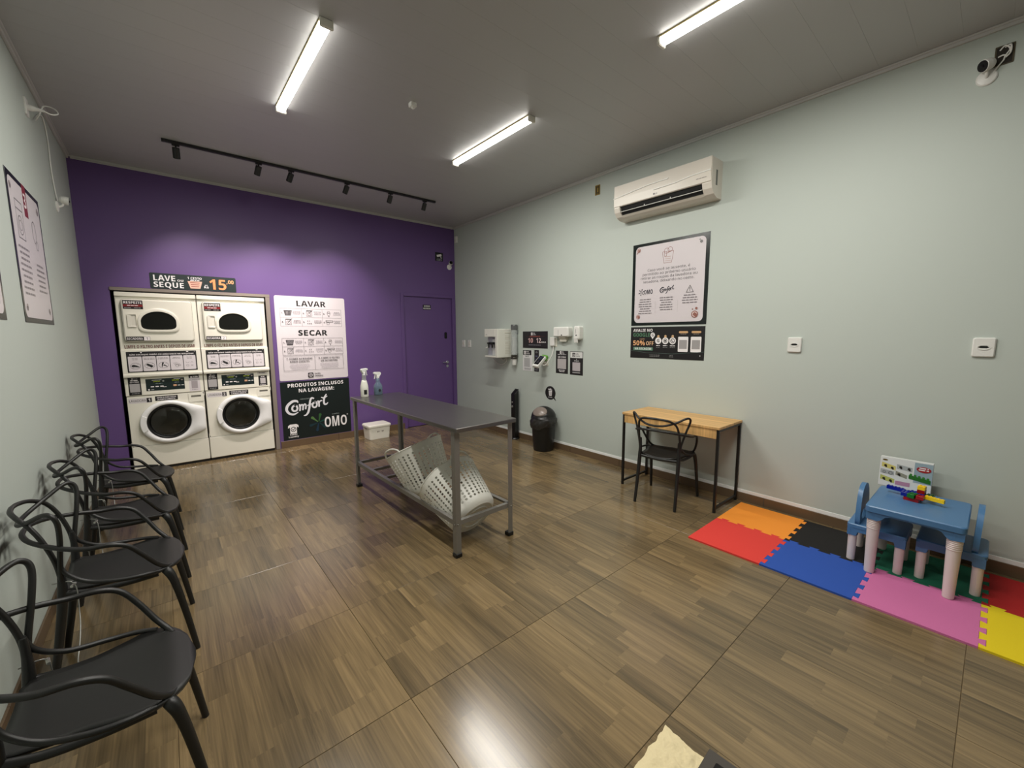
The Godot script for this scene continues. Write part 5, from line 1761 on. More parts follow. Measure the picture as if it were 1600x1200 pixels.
func cup_tube() -> void:
	var t := thing("cup_dispenser", "upright clear tube of white paper cups between the purifier and the black sign", "cup dispenser", on_right(-4.63, 1.08))
	var clear := mat("clear_tube", Color(0.82, 0.85, 0.85, 0.28), 0.1)
	clear.transparency = BaseMaterial3D.TRANSPARENCY_ALPHA
	var s := Shape3.new()
	s.xf = Transform3D(Basis.IDENTITY, Vector3(0, 0, 0.056))
	s.lathe([Vector2(0.048, 0.15), Vector2(0.048, 0.54), Vector2(0.0465, 0.54), Vector2(0.0465, 0.15)], 24)
	obj("tube", s, clear, t)
	s = Shape3.new()
	s.xf = Transform3D(Basis.IDENTITY, Vector3(0, 0, 0.056))
	s.lathe([Vector2(0.0, 0.535), Vector2(0.05, 0.535), Vector2(0.05, 0.6), Vector2(0.046, 0.612), Vector2(0.0, 0.614)], 24)
	obj("cap", s, mat("smoke_plastic", Color(0.36, 0.37, 0.37), 0.2), t)
	s = Shape3.new()
	s.xf = Transform3D(Basis.IDENTITY, Vector3(0, 0, 0.056))
	for k in 16:
		var y := 0.18 + k * 0.0158
		s.lathe([Vector2(0.037, y), Vector2(0.041, y + 0.013), Vector2(0.043, y + 0.014), Vector2(0.043, y + 0.0158)], 20)
	obj("cup_stack", s, mat("paper_cup", Color(0.85, 0.85, 0.83), 0.6), t, "stack of white cups")
	s = Shape3.new()
	s.xf = Transform3D(Basis.IDENTITY, Vector3(0, 0, 0.056))
	s.lathe([Vector2(0.038, 0.11), Vector2(0.05, 0.112), Vector2(0.051, 0.13), Vector2(0.047, 0.14), Vector2(0.05, 0.15), Vector2(0.05, 0.168), Vector2(0.046, 0.172)], 24)
	obj("collar", s, mat("dark_chrome", Color(0.30, 0.29, 0.27), 0.2, 0.7), t)
	s = Shape3.new()
	s.xf = Transform3D(Basis.IDENTITY, Vector3(0, 0, 0.056))
	s.lathe([Vector2(0, 0.022), Vector2(0.03, 0.022), Vector2(0.0305, 0.026), Vector2(0.038, 0.112)], 20)
	obj("cup", s, mat("paper_cup", Color(0.85, 0.85, 0.83), 0.6), t, "lowest cup, sticking out")
	s = Shape3.new()
	s.box(Vector3(0, 0.5, 0.005), Vector3(0.05, 0.06, 0.01), 0.002)
	s.box(Vector3(0, 0.16, 0.005), Vector3(0.05, 0.06, 0.01), 0.002)
	obj("wall_bracket", s, mat("smoke_plastic", Color(0.36, 0.37, 0.37), 0.2), t)

# ---------------------------------------------------------------- left wall
func build_left_wall_things() -> void:
	var white := mat("white_plastic", Color(0.88, 0.88, 0.86), 0.35)
	for i in 2:
		var t := sign_board("tips_poster", ["white poster with dark border and red flag, nearer the purple wall on the left wall", "dark-bordered poster cut off by the left edge of the photo"][i], "poster", on_left([-3.655, -2.44][i], 1.636), rrect(0, 0, 0.833, 0.862, 0.0), 0.003, Color(0.085, 0.115, 0.11), "dark-bordered posters on the left wall", 0.2)
		var k := Ink.new(self, 0.0034)
		var tx := Color(0.35, 0.34, 0.35)
		k.rect(0.03, 0.03, 0.8, 0.832, PAPER, 0.045)
		k.rect(0.36, 0.665, 0.455, 0.862, Color(0.50, 0.17, 0.22))
		k.text(["3", "2"][i], 0.407, 0.72, 0.09, Color(0.93, 0.9, 0.9), 0.5)
		k.frame(0.13, 0.5, 0.29, 0.72, 0.006, tx)
		k.ring(0.21, 0.58, 0.055, 0.006, tx)
		k.ring(0.21, 0.58, 0.03, 0.005, tx)
		k.line([Vector2(0.13, 0.67), Vector2(0.29, 0.67)], 0.006, tx)
		k.ring(0.56, 0.6, 0.05, 0.006, tx, 0.07)
		k.ring(0.6, 0.52, 0.03, 0.005, tx)
		k.greek(0.21, 0.44, 0.26, 9, 0.034, 0.013, Color(0.55, 0.53, 0.54))
		k.greek(0.6, 0.38, 0.24, 6, 0.034, 0.013, Color(0.55, 0.53, 0.54))
		bubble_mark(k, 0.07, 0.78, 0.02, Color(0.4, 0.36, 0.38))
		bubble_mark(k, 0.745, 0.77, 0.024, Color(0.4, 0.36, 0.38))
		bubble_mark(k, 0.085, 0.09, 0.02, Color(0.4, 0.36, 0.38))
		bubble_mark(k, 0.72, 0.09, 0.02, Color(0.4, 0.36, 0.38))
		printed(k, t)
	var t := thing("wall_socket", "white socket plate with a plugged cord high on the left wall", "wall socket", on_left(-4.53, 3.14))
	var s := Shape3.new()
	s.prism(rrect(-0.04, -0.058, 0.04, 0.058, 0.008), 0.0, 0.01, 0.003)
	obj("plate", s, white, t)
	s = Shape3.new()
	s.xf = Transform3D(Basis(Vector3(1, 0, 0), Vector3(0, 0, 1), Vector3(0, -1, 0)), Vector3(0, 0.0, 0.008))
	s.lathe([Vector2(0, 0), Vector2(0.02, 0), Vector2(0.02, 0.02), Vector2(0.012, 0.05), Vector2(0.008, 0.08), Vector2(0, 0.082)], 16)
	obj("plug", s, white, t)
	s = Shape3.new()
	s.tube(spline([Vector3(0, 0, 0.085), Vector3(0.02, -0.005, 0.12), Vector3(0.05, 0.02, 0.15), Vector3(0.08, 0.06, 0.13), Vector3(0.1, 0.07, 0.08), Vector3(0.1, 0.03, 0.06), Vector3(0.08, -0.01, 0.05), Vector3(0.16, -0.02, 0.02), Vector3(0.4, 0.1, 0.006), Vector3(0.62, 0.16, 0.006), Vector3(0.72, 0.02, 0.006), Vector3(0.7, -0.2, 0.006), Vector3(0.755, -0.36, 0.006), Vector3(0.775, -0.44, 0.012)], 8), 0.0045, 8)
	obj("cord", s, mat("white_cord", Color(0.9, 0.9, 0.88), 0.4), t)
	ip_camera("small white camera sticking out from the left wall below its hanging cord", on_left(-5.31, 2.655), Vector3(0.1, -0.1, 1.0))

# ---------------------------------------------------------------- the steel table and what is on it
func build_work_table() -> void:
	var steel := mat("table_top_steel", Color(0.50, 0.49, 0.48), 0.30, 0.85)
	steel.roughness_texture = noise_tex(0.02, Color(0.93, 0.93, 0.93), Color(1, 1, 1), 256, 3)
	steel.uv1_triplanar = true
	steel.roughness = 0.3
	var grey := mat("table_leg_paint", Color(0.55, 0.54, 0.52), 0.38, 0.5)
	var turn := Basis(Vector3.UP, 0.016)
	var t := thing("steel_work_table", "long grey steel folding table on metal legs in the middle of the room", "table", Transform3D(turn, Vector3(1.692, 0, -3.25)))
	var s := Shape3.new()
	s.box(Vector3(0, 0.914, 0), Vector3(0.535, 0.032, 1.93), 0.004)
	obj("tabletop", s, steel, t)
	for sx in [-1.0, 1.0]:
		for sz in [-1.0, 1.0]:
			s = Shape3.new()
			s.box(Vector3(sx * 0.238, 0.461, sz * 0.925), Vector3(0.042, 0.875, 0.0035), 0.001)
			s.box(Vector3(sx * 0.2575, 0.461, sz * 0.905), Vector3(0.0035, 0.875, 0.042), 0.001)
			var leg := obj("leg", s, grey, t)
			s = Shape3.new()
			s.box(Vector3(sx * 0.24, 0.015, sz * 0.907), Vector3(0.052, 0.03, 0.052), 0.004)
			obj("foot_cap", s, mat("black_plastic", Color(0.05, 0.05, 0.05), 0.4), leg, "black plastic foot cap")
			s = Shape3.new()
			for q in 2:
				s.xf = Transform3D(Basis(Vector3(1, 0, 0), PI / 2 * sz), Vector3(sx * 0.245, 0.24 + q * 0.0, sz * 0.926))
				s.lathe([Vector2(0, 0), Vector2(0.0065, 0.001), Vector2(0.004, 0.005), Vector2(0, 0.006)], 10)
				s.xf = Transform3D(Basis(Vector3(0, 0, 1), -PI / 2 * sx), Vector3(sx * 0.2585, 0.24, sz * 0.91))
				s.lathe([Vector2(0, 0), Vector2(0.0065, 0.001), Vector2(0.004, 0.005), Vector2(0, 0.006)], 10)
			obj("bolt", s, mat("bolt_zinc", Color(0.75, 0.75, 0.72), 0.3, 0.8), leg)
	for sx in [-1.0, 1.0]:
		s = Shape3.new()
		s.box(Vector3(sx * 0.252, 0.247, 0), Vector3(0.003, 0.036, 1.84), 0.001)
		s.box(Vector3(sx * 0.238, 0.2635, 0), Vector3(0.03, 0.003, 1.84), 0.001)
		obj("shelf_rail", s, grey, t)
	for sz in [-1.0, 1.0]:
		s = Shape3.new()
		s.box(Vector3(0, 0.247, sz * 0.92), Vector3(0.47, 0.036, 0.003), 0.001)
		s.box(Vector3(0, 0.2635, sz * 0.907), Vector3(0.47, 0.003, 0.03), 0.001)
		obj("shelf_rail", s, grey, t)
	for z in [-0.6, -0.31, -0.05, 0.36]:
		s = Shape3.new()
		s.box(Vector3(0, 0.2425, z), Vector3(0.5, 0.03, 0.003), 0.001)
		s.box(Vector3(0, 0.2595, z + 0.012), Vector3(0.5, 0.003, 0.027), 0.001)
		obj("shelf_slat", s, grey, t)
	spray_bottles()
	laundry_basket("white perforated laundry basket leaning at the back of the table's shelf", Vector3(1.69, 0.216, -3.08), 1.077, 3.538, 3.0, 1.0)
	laundry_basket("white perforated laundry basket lying with its base toward the camera on the shelf", Vector3(1.70, 0.182, -2.445), 0.54, 3.225, 1.75, 1.0)

func laundry_basket(label: String, base: Vector3, elev: float, az: float, spin: float, k: float) -> void:
	var a := Vector3(cos(elev) * sin(az), sin(elev), cos(elev) * cos(az))
	var u := a.cross(Vector3.UP).normalized()
	var v := u.cross(a)      # u, v, a
	var b := Basis(u, a, u.cross(a))
	var t := thing("laundry_basket", label, "laundry basket", Transform3D(b, base), "white laundry baskets on the table shelf")
	var plastic := mat("basket_plastic", Color(0.87, 0.865, 0.83), 0.38)
	var l := 0.40 * k
	var rb := 0.181 * k
	var rm := 0.251 * k
	var rad := func(y: float) -> float:
		var q := clampf(y / l, 0.0, 1.1)
		return lerpf(rb, rm, pow(q, 0.85)) - 0.03 * pow(maxf(0.0, 1.0 - y / 0.035), 2.0)
	var top := func(th: float) -> float:
		return l
	var pt := func(th: float, y: float, off: float) -> Vector3:
		var r: float = rad.call(y) - off
		return Vector3(cos(th) * r, y, -sin(th) * r)
	var s := Shape3.new()
	var cols := 34
	var rows := 12
	var y0 := 0.058
	var y1 := l - 0.042
	var sub := 2
	for layer in 2:
		var off := 0.0 if layer == 0 else 0.0028
		var g := 20 + layer
		s.smooth(g)
		for c in cols * sub:
			var t0 := TAU * c / (cols * sub)
			var t1 := TAU * (c + 1) / (cols * sub)
			var ys := [0.0, 0.008, 0.02, 0.035, y0]
			for i in 4:
				_face(s, layer, pt.call(t0, ys[i], off), pt.call(t1, ys[i], off), pt.call(t1, ys[i + 1], off), pt.call(t0, ys[i + 1], off))
			for i in 3:
				var f0 := i / 3.0
				var f1 := (i + 1) / 3.0
				var ta: float = top.call(t0)
				var tb: float = top.call(t1)
				_face(s, layer, pt.call(t0, lerpf(y1, ta, f0), off), pt.call(t1, lerpf(y1, tb, f0), off), pt.call(t1, lerpf(y1, tb, f1), off), pt.call(t0, lerpf(y1, ta, f1), off))
		for c in cols:
			for r in rows:
				var tc := TAU * (c + 0.5) / cols
				var ht := TAU / cols / 2
				var yc := y0 + (y1 - y0) * (r + 0.5) / rows
				var hy := (y1 - y0) / rows / 2
				var sq := [Vector2(1, 0), Vector2(1, 1), Vector2(0, 1), Vector2(-1, 1), Vector2(-1, 0), Vector2(-1, -1), Vector2(0, -1), Vector2(1, -1)]
				var rr := 0.0098
				var ra: float = rr / float(rad.call(yc))
				for q in 8:
					var p: Vector2 = sq[q]
					var n: Vector2 = sq[(q + 1) % 8]
					var a0 := TAU * q / 8.0
					var a1 := TAU * (q + 1) / 8.0
					var A: Vector3 = pt.call(tc + p.x * ht, yc + p.y * hy, off)
					var B: Vector3 = pt.call(tc + n.x * ht, yc + n.y * hy, off)
					var C: Vector3 = pt.call(tc + cos(a1) * ra, yc + sin(a1) * rr, off)
					var D: Vector3 = pt.call(tc + cos(a0) * ra, yc + sin(a0) * rr, off)
					_face(s, layer, A, B, C, D)
					if layer == 0:
						s.smooth(-1 if false else 30)
						var C2: Vector3 = pt.call(tc + cos(a1) * ra, yc + sin(a1) * rr, 0.0028)
						var D2: Vector3 = pt.call(tc + cos(a0) * ra, yc + sin(a0) * rr, 0.0028)
						s.quad(D, C, C2, D2)
						s.smooth(g)
	s.flat()
	obj("body", s, plastic, t)
	s = Shape3.new()
	var rimp := []
	for c in 72:
		var th := TAU * c / 72
		rimp.append(pt.call(th, l, 0.0015))
	s.tube(rimp, 0.005, 8, true)
	obj("rim", s, plastic, t)
	for e in 2:
		s = Shape3.new()
		var hp := []
		var hr := []
		for c in 17:
			var f := -1.0 + 2.0 * c / 16.0
			var th := spin + PI * e + f * 0.40
			var y: float = l - 0.004 + 0.056 * pow(1.0 - pow(absf(f), 2.4), 0.62)
			hp.append(pt.call(th, y, 0.0) * Vector3(1.0, 1.0, 1.0))
			hr.append(0.0075)
		s.tube(hp, hr, 9)
		obj("handle", s, plastic, t)
	s = Shape3.new()
	var r0: float = rad.call(0.0)
	s.lathe([Vector2(0.0, 0.006), Vector2(0.05, 0.006), Vector2(0.053, 0.002), Vector2(0.06, 0.002), Vector2(0.063, 0.006), Vector2(0.098, 0.006), Vector2(0.101, -0.002), Vector2(0.109, -0.002), Vector2(0.112, 0.004), Vector2(r0 - 0.01, 0.004), Vector2(r0, 0.0)], 48)
	obj("base", s, plastic, t)

func _face(s: Shape3, layer: int, a: Vector3, b: Vector3, c: Vector3, d: Vector3) -> void:
	if layer == 0:
		s.quad(a, b, c, d)
	else:
		s.quad(a, d, c, b)

func trigger_head(t: Node3D, y: float, dir: float, m: Material) -> void:
	var s := Shape3.new()
	s.prism(PackedVector2Array([Vector2(-0.03, 0.026), Vector2(-0.034, 0.04), Vector2(-0.024, 0.052), Vector2(0.03, 0.055), Vector2(0.046, 0.05), Vector2(0.047, 0.036), Vector2(0.018, 0.03), Vector2(0.013, 0.0), Vector2(-0.013, 0.0)]), -0.011, 0.011, 0.003)
	s.lathe([Vector2(0, -0.012), Vector2(0.016, -0.012), Vector2(0.016, 0.008), Vector2(0.012, 0.012), Vector2(0, 0.012)], 16)
	var o := obj("spray_head", s, m, t, "white spray head")
	o.position = Vector3(0, y, 0)
	if dir < 0:
		o.rotation.y = PI
	s = Shape3.new()
	s.tube([Vector3(0.024, 0.032, 0), Vector3(0.032, 0.012, 0), Vector3(0.034, -0.004, 0), Vector3(0.04, -0.018, 0)], [0.007, 0.006, 0.005, 0.004], 8)
	obj("trigger", s, m, o)

func spray_bottles() -> void:
	var white := mat("white_plastic", Color(0.88, 0.88, 0.86), 0.35)
	var face := Basis(Vector3.UP, 0.35)
	var t := thing("spray_bottle", "white spray bottle with a black label at the far end of the steel table", "spray bottle", Transform3D(face, Vector3(1.525, 0.93, -4.12)))
	var s := Shape3.new()
	s.lathe([Vector2(0, 0), Vector2(0.04, 0), Vector2(0.0435, 0.005), Vector2(0.0435, 0.09), Vector2(0.041, 0.115), Vector2(0.032, 0.15), Vector2(0.024, 0.172), Vector2(0.0, 0.172)], 28, false, 1.0, 0.72)
	obj("bottle", s, mat("bottle_white", Color(0.88, 0.875, 0.83), 0.3), t)
	s = Shape3.new()
	s.lathe([Vector2(0.0235, 0.168), Vector2(0.02, 0.19), Vector2(0.019, 0.222), Vector2(0.0, 0.222)], 22, true, 1.0, 0.85)
	for k in 7:
		var a := -0.9 + k * 0.3
		s.box(Vector3(sin(a) * 0.02, 0.198, cos(a) * 0.018), Vector3(0.0025, 0.04, 0.0025))
	obj("neck", s, mat("bottle_neck_grey", Color(0.62, 0.61, 0.63), 0.3), t, "ribbed greyish neck")
	trigger_head(t, 0.234, 1.0, white)
	s = Shape3.new()
	var g := []
	for i in 7:
		var col := []
		for j in 2:
			var a := -0.66 + 0.13 * i
			col.append(Vector3(sin(a) * 0.0443, 0.026 + j * 0.048, cos(a) * 0.0443 * 0.72))
		g.append(col)
	s.sheet(g)
	obj("label", s, mat("label_black", Color(0.07, 0.07, 0.07), 0.5), t, "black label")
	t = thing("spray_bottle", "clear blue spray bottle standing right of the white one on the steel table", "spray bottle", Transform3D(Basis(Vector3.UP, 0.15), Vector3(1.682, 0.93, -4.155)))
	var blue := mat("bottle_blue", Color(0.42, 0.50, 0.57, 0.55), 0.12)
	blue.transparency = BaseMaterial3D.TRANSPARENCY_ALPHA
	s = Shape3.new()
	s.lathe([Vector2(0, 0), Vector2(0.042, 0), Vector2(0.0465, 0.005), Vector2(0.0465, 0.085), Vector2(0.044, 0.1), Vector2(0.034, 0.116), Vector2(0.024, 0.13), Vector2(0.0215, 0.145), Vector2(0.0205, 0.176), Vector2(0.0, 0.176)], 28, false, 1.0, 0.7)
	obj("bottle", s, blue, t, "clear blue bottle")
	s = Shape3.new()
	s.lathe([Vector2(0, 0.004), Vector2(0.043, 0.006), Vector2(0.043, 0.082), Vector2(0.0, 0.083)], 24, true, 1.0, 0.68)
	var liq := mat("liquid_blue", Color(0.40, 0.47, 0.53), 0.2)
	obj("liquid", s, liq, t, "blue liquid")
	trigger_head(t, 0.188, -1.0, white)
	s = Shape3.new()
	g = []
	for i in 9:
		var col := []
		var f := -1.0 + 2.0 * i / 8.0
		for j in 2:
			var a := -0.02 + 0.3 * f
			var hh := 0.016 * sqrt(maxf(0.0, 1.0 - f * f))
			col.append(Vector3(sin(a) * 0.0472, 0.05 + (hh if j == 1 else -hh), cos(a) * 0.0472 * 0.7))
		g.append(col)
	s.sheet(g)
	obj("label", s, mat("label_navy", Color(0.06, 0.07, 0.12), 0.5), t, "round dark label")

# ---------------------------------------------------------------- standing on the floor
func build_floor_things() -> void:
	var cream := mat("box_cream", Color(0.88, 0.865, 0.82), 0.4)
	var t := thing("storage_box", "white lidded plastic storage box on the floor against the purple wall", "storage box", Transform3D(Basis(Vector3.UP, 0.02), Vector3(2.39, 0, -6.03)))
	var s := Shape3.new()
	var a0 := rrect(-0.155, -0.12, 0.155, 0.12, 0.03)
	var a1 := rrect(-0.168, -0.132, 0.168, 0.132, 0.034)
	s.smooth(1)
	for i in a0.size():
		var j := (i + 1) % a0.size()
		var n := a0.size()
		s.quad(Vector3(a0[j].x, 0.008, a0[j].y), Vector3(a0[i].x, 0.008, a0[i].y), Vector3(a1[i].x, 0.19, a1[i].y), Vector3(a1[j].x, 0.19, a1[j].y))
		s.tri(Vector3(0, 0.0, 0), Vector3(a0[i].x, 0.0 if absf(a0[i].x) > 0.1 else 0.006, a0[i].y), Vector3(a0[j].x, 0.0 if absf(a0[j].x) > 0.1 else 0.006, a0[j].y))
		s.quad(Vector3(a0[j].x, 0.0, a0[j].y), Vector3(a0[i].x, 0.0, a0[i].y), Vector3(a0[i].x, 0.008, a0[i].y), Vector3(a0[j].x, 0.008, a0[j].y))
	s.flat()
	obj("body", s, cream, t)
	s = Shape3.new()
	s.xf = Transform3D(Basis(Vector3(1, 0, 0), -PI / 2), Vector3(0, 0.188, 0))
	s.prism(rrect(-0.178, -0.142, 0.178, 0.142, 0.036, 6), 0.0, 0.034, 0.012, true)
	obj("lid", s, cream, t)
	for e in [-1.0, 1.0]:
		s = Shape3.new()
		s.box(Vector3(e * 0.168, 0.165, 0), Vector3(0.012, 0.02, 0.08), 0.004)
		obj("handle_grip", s, mat("grip_grey", Color(0.5, 0.48, 0.45), 0.5), t, "grey side grip")
	var k := Ink.new(self, 0.0)
	k.text("BOX", -0.04, -0.006, 0.014, Color(0.42, 0.36, 0.33), 0.5)
	k.text("LAR", 0.045, -0.006, 0.014, Color(0.42, 0.36, 0.33), 0.5)
	k = Ink.new(self, 0.0)
	k.greek(-0.03, -0.006, 0.036, 2, 0.011, 0.007, Color(0.42, 0.36, 0.33))
	k.greek(0.04, -0.006, 0.036, 2, 0.011, 0.007, Color(0.42, 0.36, 0.33))
	printed(k, t)
	(t.get_child(t.get_child_count() - 1) as Node3D).transform = Transform3D(Basis(Vector3(1, 0, 0), 0.06), Vector3(0, 0.125, 0.1285))
	# swing-top bin
	t = thing("trash_can", "black swing-top trash can with a taupe flap against the right wall", "trash can", Transform3D(Basis.IDENTITY, Vector3(3.83, 0, -3.88)))
	s = Shape3.new()
	var blk := mat("bin_black", Color(0.08, 0.078, 0.075), 0.32)
	s.lathe([Vector2(0, 0), Vector2(0.125, 0), Vector2(0.134, 0.008), Vector2(0.14, 0.06), Vector2(0.163, 0.40), Vector2(0.166, 0.43), Vector2(0, 0.43)], 40, true)
	obj("bin_body", s, blk, t)
	# rim of the bin liner folded over the edge
	var nz := FastNoiseLite.new()
	nz.seed = 4
	nz.frequency = 3.0
	s = Shape3.new()
	var g := []
	for i in 61:
		var th := TAU * (i % 60) / 60.0
		var col := []
		for j in 8:
			var f := j / 7.0
			var low := 0.335 + 0.035 * sin(th * 1.0 + 2.0) + 0.012 * sin(th * 5.0)
			var y := lerpf(low, 0.445, f)
			var r := 0.163 + 0.014 * sin(f * PI) + 0.016 * nz.get_noise_3d(cos(th) * 2.0, y * 7.0, sin(th) * 2.0) + 0.004 * sin(th * 17.0 + f * 5.0) * (1.0 - f) + 0.004
			col.append(Vector3(cos(th) * r, y, -sin(th) * r))
		g.append(col)
	s.sheet(g)
	obj("bin_liner", s, mat("liner_grey", Color(0.17, 0.165, 0.16), 0.28), t, "dark grey plastic liner folded over the rim")
	s = Shape3.new()
	var dome := [Vector2(0.168, 0.435), Vector2(0.17, 0.45)]
	for q in 9:
		var a := PI / 2 * q / 8.0
		dome.append(Vector2(0.166 * cos(a), 0.45 + 0.145 * sin(a)))
	s.lathe(dome, 40, false)
	obj("lid", s, blk, t)
	s = Shape3.new()
	g = []
	var up := Vector3(-0.62, 0.62, 0.17).normalized()
	var ax := up.cross(Vector3(0, 1, 0)).normalized()
	var ay := ax.cross(up)
	for i in 33:
		var col := []
		var th := TAU * (i % 32) / 32.0
		for j in 9:
			var f := j / 8.0
			var d := (up + (ax * cos(th) * 0.82 + ay * sin(th) * 0.6) * f).normalized()
			var lift := 0.006 if j < 8 else -0.002
			col.append(Vector3(d.x * (0.166 + lift), 0.45 + d.y * (0.145 + lift), d.z * (0.166 + lift)))
		g.append(col)
	s.sheet(g)
	obj("flap", s, mat("flap_taupe", Color(0.52, 0.475, 0.445), 0.28), t, "taupe swing flap")
	# slim black stand
	t = thing("floor_stand", "tall narrow black stand with a slanted top, left of the trash can", "stand", Transform3D(Basis.IDENTITY, Vector3(3.93, 0, -4.585)))
	s = Shape3.new()
	s.xf = Transform3D(Basis.IDENTITY, Vector3(0, 0, -0.045))
	s.prism(PackedVector2Array([Vector2(-0.04, 0.02), Vector2(0.04, 0.02), Vector2(0.04, 0.745), Vector2(0.028, 0.735), Vector2(-0.04, 0.675)]), 0.005, 0.085, 0.004)
	obj("column", s, mat("stand_black", Color(0.05, 0.05, 0.05), 0.3), t)
	s = Shape3.new()
	s.xf = Transform3D(Basis.IDENTITY, Vector3(-0.005, 0, 0))
	s.lathe([Vector2(0, 0), Vector2(0.085, 0), Vector2(0.085, 0.008), Vector2(0.075, 0.022), Vector2(0.0, 0.024)], 32, true, 0.85, 0.85)
	obj("foot", s, mat("stand_black", Color(0.05, 0.05, 0.05), 0.3), t)
	for q in [[0.555, 0.01], [0.49, 0.016]]:
		s = Shape3.new()
		s.xf = Transform3D(Basis(Vector3(0, 0, 1), PI / 2), Vector3(-0.038, q[0], -0.012))
		s.lathe([Vector2(0, 0), Vector2(q[1], 0), Vector2(q[1], 0.01), Vector2(0, 0.016)], 14)
		obj("knob", s, mat("knob_grey", Color(0.6, 0.6, 0.58), 0.3, 0.4), t, "grey knob")
	# rag and doormat at the bottom of the picture
	var nn := FastNoiseLite.new()
	nn.seed = 12
	nn.frequency = 9.0
	nn.fractal_octaves = 3
	s = Shape3.new()
	var gt := []
	var gb := []
	var c0 := Vector3(1.408, 0, -0.728)
	var eu := Vector3(-0.995, 0, 0.06)
	var ev := Vector3(-0.07, 0, 1.0)
	var nu := 60
	var nv := 56
	for i in nu + 1:
		var ct := []
		var cb := []
		for j in nv + 1:
			var a := i / float(nu)
			var b := j / float(nv)
			var wob := Vector3(nn.get_noise_2d(b * 0.5, 3.0), 0, nn.get_noise_2d(a * 0.5, 7.0)) * 0.014
			var p: Vector3 = c0 + eu * (a * 0.46) + ev * (b * 0.5) + wob
			var edge := minf(minf(a, 1.0 - a), minf(b, 1.0 - b))
			var h := 0.006 + 0.010 * absf(nn.get_noise_2d(p.x * 1.0, p.z * 1.0)) * 2.0
			h += 0.012 * exp(-pow((p.x - 1.28 + (p.z + 0.6) * 0.5) / 0.012, 2.0)) * clampf((a - 0.1) * 4.0, 0, 1)
			h += 0.010 * exp(-pow((p.z + 0.62 - (p.x - 1.2) * 0.7) / 0.010, 2.0)) * clampf((0.9 - a) * 3.0, 0, 1)
			if p.z > -0.59 and p.x > 0.85:
				h = minf(h, 0.005)
			h *= clampf(edge * 22.0, 0.25, 1.0)
			ct.append(Vector3(p.x, h, p.z))
			cb.append(Vector3(p.x, 0.0, p.z))
		gt.append(ct)
		gb.append(cb)
	s.smooth(1)
	for i in nu:
		for j in nv:
			s.quad(gt[i][j], gt[i][j + 1], gt[i + 1][j + 1], gt[i + 1][j])
	s.smooth(2)
	for i in nu:
		s.quad(gb[i][0], gt[i][0], gt[i + 1][0], gb[i + 1][0])
	for j in nv:
		s.quad(gb[0][j + 1], gt[0][j + 1], gt[0][j], gb[0][j])
	var ragm := mat("rag_cotton", Color(0.86, 0.80, 0.64), 0.95)
	ragm.normal_enabled = true
	ragm.normal_texture = noise_tex(0.05, Color.BLACK, Color.WHITE, 256, 8, true)
	ragm.normal_scale = 0.7
	ragm.uv1_triplanar = true
	ragm.uv1_scale = Vector3(5, 5, 5)
	single("floor_cloth", s, ragm, "crumpled cream cloth on the floor at the bottom edge, partly under the doormat", "cloth")
	t = thing("doormat", "dark grey ribbed rubber doormat at the bottom edge of the photo", "doormat", Transform3D(Basis(Vector3.UP, 0.05), Vector3(1.15, 0.0055, -0.335)))
	s = Shape3.new()
	s.xf = Transform3D(Basis(Vector3(1, 0, 0), -PI / 2), Vector3.ZERO)
	s.prism(rrect(-0.30, -0.22, 0.30, 0.22, 0.004), 0.0, 0.008, 0.003)
	obj("base", s, mat("mat_grey", Color(0.27, 0.25, 0.225), 0.75), t)
	s = Shape3.new()
	s.xf = Transform3D(Basis(Vector3(1, 0, 0), -PI / 2), Vector3(0, 0.0, 0))
	s.prism(rrect(-0.262, -0.182, 0.262, 0.182, 0.006), 0.006, 0.0095, 0.001)
	obj("carpet", s, mat("mat_black", Color(0.075, 0.068, 0.06), 0.95), t, "black mat centre")
	for q in 4:
		s = Shape3.new()
		s.xf = Transform3D(Basis(Vector3(1, 0, 0), -PI / 2), Vector3(0, 0.0, 0))
		var e := 0.022 + q * 0.036
		s.ring_prism(rrect(-0.262 + e, -0.182 + e, 0.262 - e, 0.182 - e, 0.02), rrect(-0.262 + e + 0.006, -0.182 + e + 0.006, 0.262 - e - 0.006, 0.182 - e - 0.006, 0.014), 0.009, 0.0125)
		obj("ridge", s, mat("mat_ridge", Color(0.2, 0.18, 0.16), 0.85), t)

# ---------------------------------------------------------------- desk
func build_desk() -> void:
	var wood := mat("desk_wood", Color.WHITE, 0.45)
	wood.albedo_texture = wood_image()
	wood.uv1_triplanar = true
	wood.uv1_scale = Vector3(1.6, 1.0, 1.0)
	var blk := mat("desk_metal", Color(0.08, 0.075, 0.07), 0.4)
	var t := thing("desk", "small light wood desk with thin black metal legs against the right wall", "desk", Transform3D(Basis.IDENTITY, Vector3(3.765, 0, -1.95)))
	var s := Shape3.new()
	s.box(Vector3(0, 0.748, 0), Vector3(0.478, 0.022, 0.966), 0.002)
	obj("desktop", s, wood, t)
	s = Shape3.new()
	s.box(Vector3(-0.224, 0.696, 0.0), Vector3(0.016, 0.082, 0.918), 0.002)
	obj("apron", s, wood, t, "wooden drawer front under the desktop")
	for sz in [-1.0, 1.0]:
		for sx in [-1.0, 1.0]:
			s = Shape3.new()
			s.box(Vector3(sx * 0.222, 0.369, sz * 0.468), Vector3(0.022, 0.737, 0.022), 0.002)
			obj("leg", s, blk, t, "black metal leg")
		s = Shape3.new()
		s.box(Vector3(0, 0.04, sz * 0.468), Vector3(0.422, 0.02, 0.02), 0.002)
		obj("foot_bar", s, blk, t)
		s = Shape3.new()
		s.box(Vector3(0, 0.726, sz * 0.468), Vector3(0.422, 0.02, 0.02), 0.002)
		obj("top_bar", s, blk, t)

